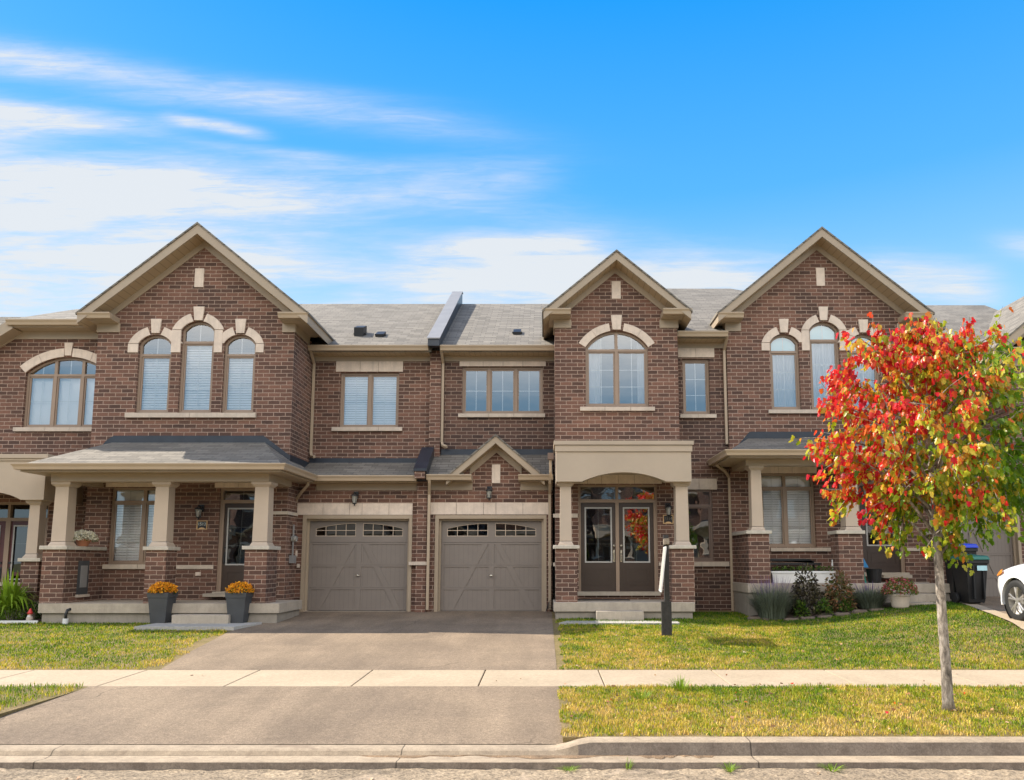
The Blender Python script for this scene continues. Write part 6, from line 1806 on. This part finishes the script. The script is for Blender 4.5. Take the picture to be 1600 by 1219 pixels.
# big mum in the cream pot
x, y = X(1407, 955, 15.95), 15.95; z = G(x, y)
t = thing('flower_pot', 'cream pot with a fading pink and green mum left of the porch steps', 'flower pot', (x, y, z))
MB().lathe([(.14, 0), (.16, .03), (.20, .24), (.215, .25), (.215, .28), (.18, .28)], (x, y, z), 24).build('pot', 'pot_cream', t)
mum(t, (x, y, z + .30), .34, .32, 'leaf_mum', 900, .04, 'leaf_mum', 500)
# white trough on the porch of C
xa, xb = X(1204, 905, 17.1), X(1316, 905, 17.1); zf = Z(912, YP3 - .08); yt = 17.15
t = thing('planter_trough', 'long white trough planter on the right porch', 'planter', ((xa + xb) / 2, yt, zf))
b = MB(); zq = Z(893, yt)
b.add([(xa + .04, yt - .12, zf), (xb - .04, yt - .12, zf), (xb - .04, yt + .12, zf), (xa + .04, yt + .12, zf), (xa, yt - .16, zq), (xb, yt - .16, zq), (xb, yt + .16, zq), (xa, yt + .16, zq)], [(0, 3, 2, 1), (4, 5, 6, 7), (0, 1, 5, 4), (1, 2, 6, 5), (2, 3, 7, 6), (3, 0, 4, 7)])
b.build('trough', 'white', t, bevel=.01)
MB().box(xa - .015, xb + .015, yt - .175, yt + .175, zq - .03, zq + .008).build('rim', 'white', t)
n = 260; p = np.stack([nr.uniform(xa + .05, xb - .05, n), nr.uniform(yt - .12, yt + .12, n), zq + nr.uniform(0, .09, n)], 1)
leaves('seedlings', 'leaf_green', p, nr.uniform(.03, .06, n), np.array([0, 0, 1.0]) + nr.normal(size=(n, 3)) * .5, .5 + nr.normal(0, .2, n), nr.random(n), t, .1, 'oval')
# white figurine on the trough
x = X(1305, 885, 17.1)
b = MB(); f_ = thing('figurine', 'small white figurine standing at the right end of the white trough', 'figurine', (x, yt, zq + .008))
b.lathe([(.03, 0), (.035, .01), (.02, .08), (.035, .15), (.02, .20), (.028, .23), (.01, .26)], (x - .03, yt, zq + .008), 10); b.build('figure', 'white', f_, smooth=True)
b = MB(); b.lathe([(.028, 0), (.02, .07), (.03, .14), (.016, .18), (.024, .21), (.008, .235)], (x + .045, yt, zq + .008), 10); b.build('figure', 'white', f_, smooth=True)
# dark bench behind the trough
xa, xb = X(1196, 880, 17.6), X(1278, 880, 17.6); zs = zf + .44
t = thing('porch_bench', 'black bench with a rounded pierced back behind the white trough', 'bench', ((xa + xb) / 2, 17.62, zf))
MB().box(xa, xb, 17.40, 17.80, zs - .04, zs).build('seat', 'black_plastic', t)
for q in (xa + .02, xb - .06):
    for yq_ in (17.42, 17.76): MB().box(q, q + .04, yq_, yq_ + .04, zf, zs - .041).build('leg', 'black_plastic', t)
xm_ = X(1240, 880, 17.8); top = Z(873, 17.8)
pl_ = [(xa, zs + .05)] + [(xb, zs + .05)] + [(xb - .02, top - .10), (xb - .10, top - .01), (xb - .25, top), (xa, top)]
hs_ = []
for i_ in range(6):
    for j_ in range(3):
        hx, hz = xm_ + .06 + i_ * .075, zs + .10 + j_ * .075
        if hx < xb - .08 and hz < top - .06: hs_.append([(hx - .018, hz), (hx, hz - .018), (hx + .018, hz), (hx, hz + .018)])
b = MB(); b.slab(pl_, 17.80, 17.83, hs_); b.build('backrest', 'black_plastic', t)
# toys by the door of C
x = X(1352, 890, 17.3)
t = thing('toy_board', 'blue and green toy board leaning beside the right porch door', 'toy', (x, 17.3, zf))
b = MB(); b.slab([(x - .16, zf), (x + .02, zf), (x - .10, zf + .62), (x - .19, zf + .62)], 17.30, 17.33); b.build('green_board', 'kite_green', t)
b = MB(); b.slab([(x - .10, zf + .34), (x + .06, zf + .34), (x - .06, zf + .58)], 17.26, 17.29); b.build('blue_board', 'kite_blue', t)
x = X(1366, 900, 17.25)
b = MB(); b.lathe([(.13, 0), (.17, .30), (.175, .31), (.16, .31), (.12, .02)], (x, 17.25, zf), 18); tag(b.build('waste_basket', 'black_plastic'), 'black tub on the porch beside the toy board', 'tub')

# wheeled bins
def bin_(x, y, z, lid, label, s=1.0, sides=True):
    t = thing('wheelie_bin', label, 'bin', (x, y, z), 'wheeled bins by the garage')
    w0, w1, h = .18 * s, .24 * s, .98 * s
    b = MB(); b.add([(x - w0, y - .22, z + .05), (x + w0, y - .22, z + .05), (x + w0, y + .20, z + .05), (x - w0, y + .20, z + .05), (x - w1, y - .32, z + h), (x + w1, y - .32, z + h), (x + w1, y + .30, z + h), (x - w1, y + .30, z + h)], [(0, 3, 2, 1), (4, 5, 6, 7), (0, 1, 5, 4), (1, 2, 6, 5), (2, 3, 7, 6), (3, 0, 4, 7)])
    b.box(x - w1 - .015, x + w1 + .015, y - .34, y + .32, z + h - .07, z + h + .005)
    b.box(x - .10, x - .07, y - .325, y - .20, z + .12, z + h - .1); b.box(x + .10, x + .13, y - .325, y - .20, z + .12, z + h - .1)
    b.build('body', 'black_plastic', t, bevel=.012)
    b = MB(); b.add([(x - w1 - .03, y - .37, z + h + .006), (x + w1 + .03, y - .37, z + h + .006), (x + w1 + .03, y + .33, z + h + .006), (x - w1 - .03, y + .33, z + h + .006),
                     (x - w1 + .0, y - .33, z + h + .09), (x + w1, y - .33, z + h + .09), (x + w1, y + .30, z + h + .13), (x - w1, y + .30, z + h + .13)], [(0, 3, 2, 1), (4, 5, 6, 7), (0, 1, 5, 4), (1, 2, 6, 5), (2, 3, 7, 6), (3, 0, 4, 7)])
    b.build('lid', lid, t, bevel=.02)
    b = MB(); b.tube([(x - w1, y + .36, z + h - .02), (x + w1, y + .36, z + h - .02)], .016, 8); b.build('handle', 'black_plastic', t)
    for q in (-1, 1):
        MB().lathe([(.03, -.03), (.11, -.03), (.12, -.02), (.12, .02), (.11, .03), (.03, .03)], (x + q * (w0 + .06), y + .18, z + .12), 18, axis='x').build('wheel', 'rubber', t)
    lb = MB().box(x - .02, x + .18, y - .345, y - .330, z + .70, z + .80).build('sticker', 'lightblue', t)
    return t
zb_ = G(9.1, 16.6)
bin_(X(1518, 900, 16.2), 16.75, G(X(1518, 900, 16.7), 16.75), 'blue', 'taller black wheeled bin with a bright blue lid, behind the teal lidded one', 1.16)
bin_(X(1520, 900, 16.0), 16.12, G(X(1520, 900, 16.1), 16.1) - .0, 'teal', 'front black wheeled bin with a teal green lid and a pale sticker', .93)

# lawn sign
sx, sy = GP(1043, 994); sz = G(sx, sy)
t = thing('lawn_sign', 'black timber sign post with a pale board hanging edge on in the lawn', 'sign', (sx, sy, sz))
b = MB(); b.box(sx - .045, sx + .045, sy - .045, sy + .045, sz - .1, Z(836, sy)); b.build('post', 'wood_grey', t, bevel=.004)
b = MB(); b.box(sx - .10, sx - .046, sy - .04, sy + .04, sz - .1, Z(940, sy)); b.build('brace', 'wood_grey', t)
b = MB(); b.box(sx + .046, sx + .075, sy - .04, sy + .04, sz - .1, Z(940, sy)); b.build('brace', 'wood_grey', t)
za = Z(848, sy)
def loc_part(b, name, m, loc, rot=(0, 0, 0)):
    o = b.build(name, m); o.parent = t; o.location = loc; o.rotation_euler = rot; return o
loc_part(MB().box(-.045, .045, -.92, .10, -.04, .05), 'arm', 'wood_worn', (0, 0, za - sz), (0, 0, R(-8)))
loc_part(MB().box(-.006, .006, -.40, .40, -.74, 0), 'sign_board', 'sign_face', (-.09, -.46, za - .10 - sz), (0, R(7), R(-6)))
b = MB(); rb_ = MB(); ring(rb_, -.41, .41, -.755, .015, .02, -.010, .010); b.add([(q[1], q[0], q[2]) for q in rb_.v], rb_.f)
loc_part(b, 'sign_frame', 'white', (-.09, -.46, za - .10 - sz), (0, R(7), R(-6)))
for q in (-.72, -.22): loc_part(MB().tube([(.14 * q, q, -.02), (.14 * q, q, -.12)], .006, 5), 'hook', 'black', (0, 0, za - sz))

# door mat, tuft of long grass, weeds in the gutter
zp = Z(941, YP2 - .08)
MBm = MB(); MBm.box(X(885, 937, 17.1), X(984, 937, 17.1), 17.05, 17.42, zp + .001, zp + .016); tag(MBm.build('door_mat', 'black_plastic'), 'black door mat in front of the double doors', 'door mat')
def clump(px, py, n, rad, h, spread, wd, label, name='grass_tuft', m='leaf_lily', grp=None, zz=None, Yf=None, cat='weed'):
    if Yf is None: x, y = GP(px, py); z = G(x, y)
    else: y = Yf; x = X(px, py, y); z = zz
    o = strands(name, m, n, (x, y, z - .005), rad, h, wd, spread, .35, lambda t, r: .4 + .6 * r, None, .5)
    tag(o, label, cat, grp); return o
clump(1062, 1078, 90, .10, .20, .16, .007, 'tallest tuft of long green grass spilling over the sidewalk edge')
clump(1003, 1092, 60, .09, .15, .14, .006, 'low spreading grass tuft left of the tallest tuft')
clump(1258, 985, 30, .03, .16, .10, .007, 'pale grass tuft where the dry and the green lawn meet')
clump(890, 1205, 34, .04, .05, .10, .005, 'flat yellowed weed under the dropped end of the curb', 'gutter_weed', zz=Z_ROAD, Yf=6.63, grp='weeds along the gutter edge')
clump(982, 1199, 14, .02, .12, .07, .006, 'thin upright weed in the gutter silt', 'gutter_weed', zz=Z_ROAD, Yf=6.68, grp='weeds along the gutter edge')
clump(1140, 1205, 40, .04, .08, .09, .006, 'bushy green weed in the middle of the raised curb gutter', 'gutter_weed', zz=Z_ROAD, Yf=6.63, grp='weeds along the gutter edge')
clump(1300, 1205, 44, .05, .07, .11, .007, 'rightmost broad leaved weed at the gutter edge', 'gutter_weed', zz=Z_ROAD, Yf=6.63, grp='weeds along the gutter edge')
# fallen leaves
def fallen(k, px, py, tone, s):
    x, y = GP(px, py); z = G(x, y) + .05
    o = leaves('fallen_leaf', 'maple', np.array([[x, y, z]]), np.array([s]), np.array([[random.uniform(-1, 1), random.uniform(-1, 1), .12]]), np.array([tone]), np.array([.5]), None, .2)
    return o
fl = [(956, 1100, 'brown leaf near the asphalt edge of the grass strip'), (1010, 1108, 'small dry leaf left of the long grass tuft'), (1148, 1090, 'reddish leaf on the grass strip right of the long tuft'), (1168, 1105, 'dull leaf nearest the middle of the grass strip'), (1240, 1075, 'fallen leaf closest to the sidewalk edge'), (1260, 1083, 'pale leaf near the sidewalk on the grass strip'), (1388, 1122, 'dark red leaf lying left of the maple trunk'), (1400, 1106, 'leaf just left of the foot of the maple'), (1508, 1091, 'pale leaf lying right of the maple trunk'), (1518, 1109, 'lowest pale leaf at the right of the maple trunk')]
for k, (px, py, lb_) in enumerate(fl):
    o = fallen(k, px, py, (.72, .5, .95, .6)[k % 4], .042); tag(o, lb_, 'leaf', 'fallen leaves on the grass strip')

# scattered litter of small dull leaves
n = 260; q_ = np.concatenate([np.stack([nr.uniform(.2, 6.2, 150), nr.uniform(7.15, 9.5, 150)], 1), np.stack([nr.uniform(.3, 7.5, 70), nr.uniform(10.7, 15, 70)], 1), np.stack([nr.uniform(-5.5, 6, 40), nr.uniform(6.1, 10.5, 40)], 1)])
zz_ = Gv(q_[:, 0], q_[:, 1]) + .028; zz_[220:] = np.where(q_[220:, 1] < 6.6, Z_ROAD + .006, zz_[220:] - .02)
ok = ~((q_[:, 1] > 6.6) & (q_[:, 1] < 7.15)) & ~((q_[:, 1] < Y_SW0) & (q_[:, 1] > 7.1) & (q_[:, 0] < XR))
q_, zz_ = q_[ok], zz_[ok]; n = len(q_)
dd_ = nr.normal(size=(n, 3)); dd_[:, 2] *= .15
o = leaves('leaf_litter', 'litter', np.stack([q_[:, 0], q_[:, 1], zz_], 1), nr.uniform(.022, .045, n), dd_, nr.random(n), nr.random(n), None, .2); o['kind'] = 'stuff'

# ------------------------------------------------------------------ white car at the right edge
m_, n_, bs_, o_ = mat('white car paint'); bs_.inputs['Base Color'].default_value = (.74, .75, .76, 1); bs_.inputs['Roughness'].default_value = .28; bs_.inputs['Coat Weight'].default_value = .8; M['carpaint'] = m_
m_, n_, bs_, o_ = mat('amber lens'); bs_.inputs['Base Color'].default_value = (.7, .25, .04, 1); bs_.inputs['Roughness'].default_value = .12; M['amber'] = m_
m_, n_, bs_, o_ = mat('machined rim'); bs_.inputs['Base Color'].default_value = (.55, .53, .50, 1); bs_.inputs['Metallic'].default_value = .7; bs_.inputs['Roughness'].default_value = .28; M['rim'] = m_
def car():
    wx, wy = GP(1588, 971.5); zg = G(wx, wy)
    U0 = .88                                    # nose to front axle
    yn = wy + U0; W2 = .92; xc = wx + .02 + W2
    t = thing('white_suv', 'white car parked nose towards the garage at the right edge, front wheel in view', 'car', (xc, wy - 1.4, zg))
    st = [(0.0, .52, .42, .62, .70), (.05, .70, .34, .70, .78), (.18, .82, .28, .80, .86), (.40, .885, .24, .88, .94), (.88, .92, .24, .96, 1.02), (1.35, .925, .24, 1.00, 1.06), (2.2, .93, .24, 1.02, 1.06), (3.3, .93, .24, 1.03, 1.07), (4.1, .915, .26, 1.02, 1.07), (4.45, .84, .36, .96, 1.02), (4.52, .78, .45, .90, .96)]
    b = MB(); rings = []
    for (u_, w_, zl, zs_, zt_) in st:
        half = [(0, zl), (w_ * .82, zl), (w_ * .97, zl + .10), (w_, zl + .26), (w_ * 1.0, (zl + zs_) / 2 + .08), (w_ * .985, zs_ - .06), (w_ * .93, zs_), (w_ * .70, zt_ - .01), (w_ * .35, zt_ + .005), (0, zt_ + .01)]
        rings.append([(xc + x, yn - u_, zg + z) for x, z in half] + [(xc - x, yn - u_, zg + z) for x, z in reversed(half[1:-1])])
    k = len(rings[0]); vs = [p for r_ in rings for p in r_]
    fs = [(i * k + j, i * k + (j + 1) % k, (i + 1) * k + (j + 1) % k, (i + 1) * k + j) for i in range(len(st) - 1) for j in range(k)] + [tuple(range(k)), tuple((len(st) - 1) * k + j for j in reversed(range(k)))]
    b.add(vs, fs); body = b.build('body', 'carpaint', t, smooth=True)
    sub = body.modifiers.new('s', 'SUBSURF'); sub.levels = 2; sub.render_levels = 2
    cut = MB()
    for u_ in (U0, 3.55):
        for sd in (-1, 1):
            cut.lathe([(.395, -.30), (.395, .30)], (xc + sd * W2, yn - u_, zg + .35), 40, axis='x')
    co = cut.build('cutter', 'black_plastic')
    bo = body.modifiers.new('b', 'BOOLEAN'); bo.object = co; bo.operation = 'DIFFERENCE'; bo.solver = 'EXACT'
    dg = bpy.context.evaluated_depsgraph_get(); me = bpy.data.meshes.new_from_object(body.evaluated_get(dg)); body.modifiers.clear(); body.data = me
    body.data.materials.clear(); body.data.materials.append(M['carpaint'])
    bpy.data.objects.remove(co)
    # arch liners
    for u_ in (U0, 3.55):
        for sd in (-1, 1):
            l_ = MB(); l_.lathe([(.394, -.14), (.394, .14)], (xc + sd * (W2 - .16), yn - u_, zg + .35), 32, axis='x', caps=False)
            l_.lathe([(.39, 0), (.02, .001)], (xc + sd * (W2 - .36), yn - u_, zg + .35), 32, axis='x', caps=False); l_.build('arch_liner', 'black_plastic', t, recalc=False)
            r2 = MB()
            n = 22
            for i in range(n):
                a0_, a1_ = R(-12 + 204 * i / n), R(-12 + 204 * (i + 1) / n)
                q = []
                for a_ in (a0_, a1_):
                    for rr in (.392, .435): q.append((yn - u_ + rr * math.cos(a_), zg + .35 + rr * math.sin(a_)))
                xo = xc + sd * (W2 + .008); xi = xc + sd * (W2 - .06)
                r2.add([(xo, *q[0]), (xo - sd * .006, *q[1]), (xo - sd * .006, *q[3]), (xo, *q[2]), (xi, *q[0]), (xi, *q[1]), (xi, *q[3]), (xi, *q[2])], [(0, 1, 2, 3), (4, 7, 6, 5), (0, 4, 5, 1), (3, 2, 6, 7), (0, 3, 7, 4), (1, 5, 6, 2)])
            r2.build('arch_moulding', 'carpaint', t)
            w_ = MB(); cx_, cy_, cz_ = xc + sd * (W2 - .105), yn - u_, zg + .352
            w_.lathe([(.235, -.10), (.30, -.11), (.345, -.09), (.350, -.05), (.350, .05), (.345, .09), (.30, .11), (.235, .10)], (cx_, cy_, cz_), 40, axis='x', caps=False)
            wo = w_.build('wheel', 'rubber', t, smooth=True)
            rm = MB(); rm.lathe([(.238, -.095), (.250, -.10), (.250, .10), (.238, .095)], (cx_, cy_, cz_), 40, axis='x', caps=False)
            rm.lathe([(.232, -.02 * sd), (.02, -.03 * sd)], (cx_, cy_, cz_), 30, axis='x', caps=False)
            for s5 in range(5):
                for dl in (-.17, .17):
                    a_ = 2 * math.pi * s5 / 5 + .3; a2 = a_ + dl
                    p0 = (cy_ + .05 * math.cos(a_), cz_ + .05 * math.sin(a_)); p1 = (cy_ + .242 * math.cos(a2), cz_ + .242 * math.sin(a2))
                    xo = cx_ + sd * .075
                    rm.tube([(xo, *p0), (xo + sd * .012, (p0[0] + p1[0]) / 2, (p0[1] + p1[1]) / 2), (xo + sd * .005, *p1)], [.022, .016, .020], 6)
            rm.lathe([(.055, .06 * sd), (.05, .09 * sd), (.01, .095 * sd)], (cx_, cy_, cz_), 16, axis='x')
            rm.build('rim', 'rim', wo, smooth=False)
    # lamps, glasshouse, mirror
    for sd in (-1, 1):
        b = MB(); b.add([(xc + sd * .875, yn - .38, zg + .78), (xc + sd * .82, yn - .20, zg + .75), (xc + sd * .80, yn - .21, zg + .81), (xc + sd * .855, yn - .38, zg + .86), (xc + sd * .885, yn - .50, zg + .88), (xc + sd * .90, yn - .50, zg + .82)],
                        [(0, 1, 2, 3), (0, 3, 4, 5)]); b.build('headlight', 'amber', t, recalc=False)
    gh_ = [(1.30, 1.04, .80), (2.05, 1.60, .64), (3.5, 1.62, .62), (4.30, 1.06, .74)]
    b = MB(); b.slabx([(yn - u_, zg + z) for u_, z, _w in gh_], xc - .66, xc + .66)
    for i, q in enumerate(b.v):
        if q[2] < zg + 1.2: b.v[i] = (xc + (.84 if q[0] > xc else -.84), q[1], q[2])
    b.build('glasshouse', 'glass_dark', t)
    b = MB(); b.slabx([(yn - 2.0, zg + 1.585), (yn - 2.1, zg + 1.66), (yn - 3.5, zg + 1.68), (yn - 3.65, zg + 1.60)], xc - .68, xc + .68); b.build('roof_panel', 'carpaint', t, bevel=.02)
    for sd in (-1, 1):
        b = MB(); b.tube([(xc + sd * .86, yn - 1.35, zg + 1.06), (xc + sd * .72, yn - 2.08, zg + 1.60)], .03, 6); b.tube([(xc + sd * .70, yn - 3.5, zg + 1.60), (xc + sd * .84, yn - 4.28, zg + 1.06)], .045, 6); b.build('pillar', 'carpaint', t) if False else None
        b = MB(); b.frust(xc + sd * 1.0, yn - 1.65, zg + 1.02, zg + 1.18, .09, .10, .05, .06); b.build('mirror', 'carpaint', t, bevel=.02)
    b = MB(); b.box(xc - .5, xc + .5, yn - .06, yn + .012, zg + .42, zg + .62); b.build('grille', 'black_plastic', t)
    return t
car()

# ------------------------------------------------------------------ the row across the street, mirrored in the door and window glass
for src, cx_, lab in ((A, -14, 'first townhouse across the street, far left, seen only in glass reflections'), (B_, -9.2, 'second townhouse across the street, seen only in the left porch window reflection'), (A, .3, 'third townhouse across the street, seen only in the garage window reflections'), (B_, 5.1, 'fourth townhouse across the street, seen only in the double door reflection'), (B_, -23.5, 'townhouse across the street, leftmost, seen only in the left door reflection'), (A, 21.8, 'townhouse across the street, right of the fifth, seen only in reflections'), (B_, 26.8, 'townhouse across the street, rightmost, seen only in reflections'), (C_, 14.4, 'fifth townhouse across the street, seen only in the right porch window reflection')):
    c = copy_tree(src); c.rotation_euler.z = math.pi; c.location = (cx_, -20.5 - (src.location.y - 17.1), src.location.z); c['label'] = lab
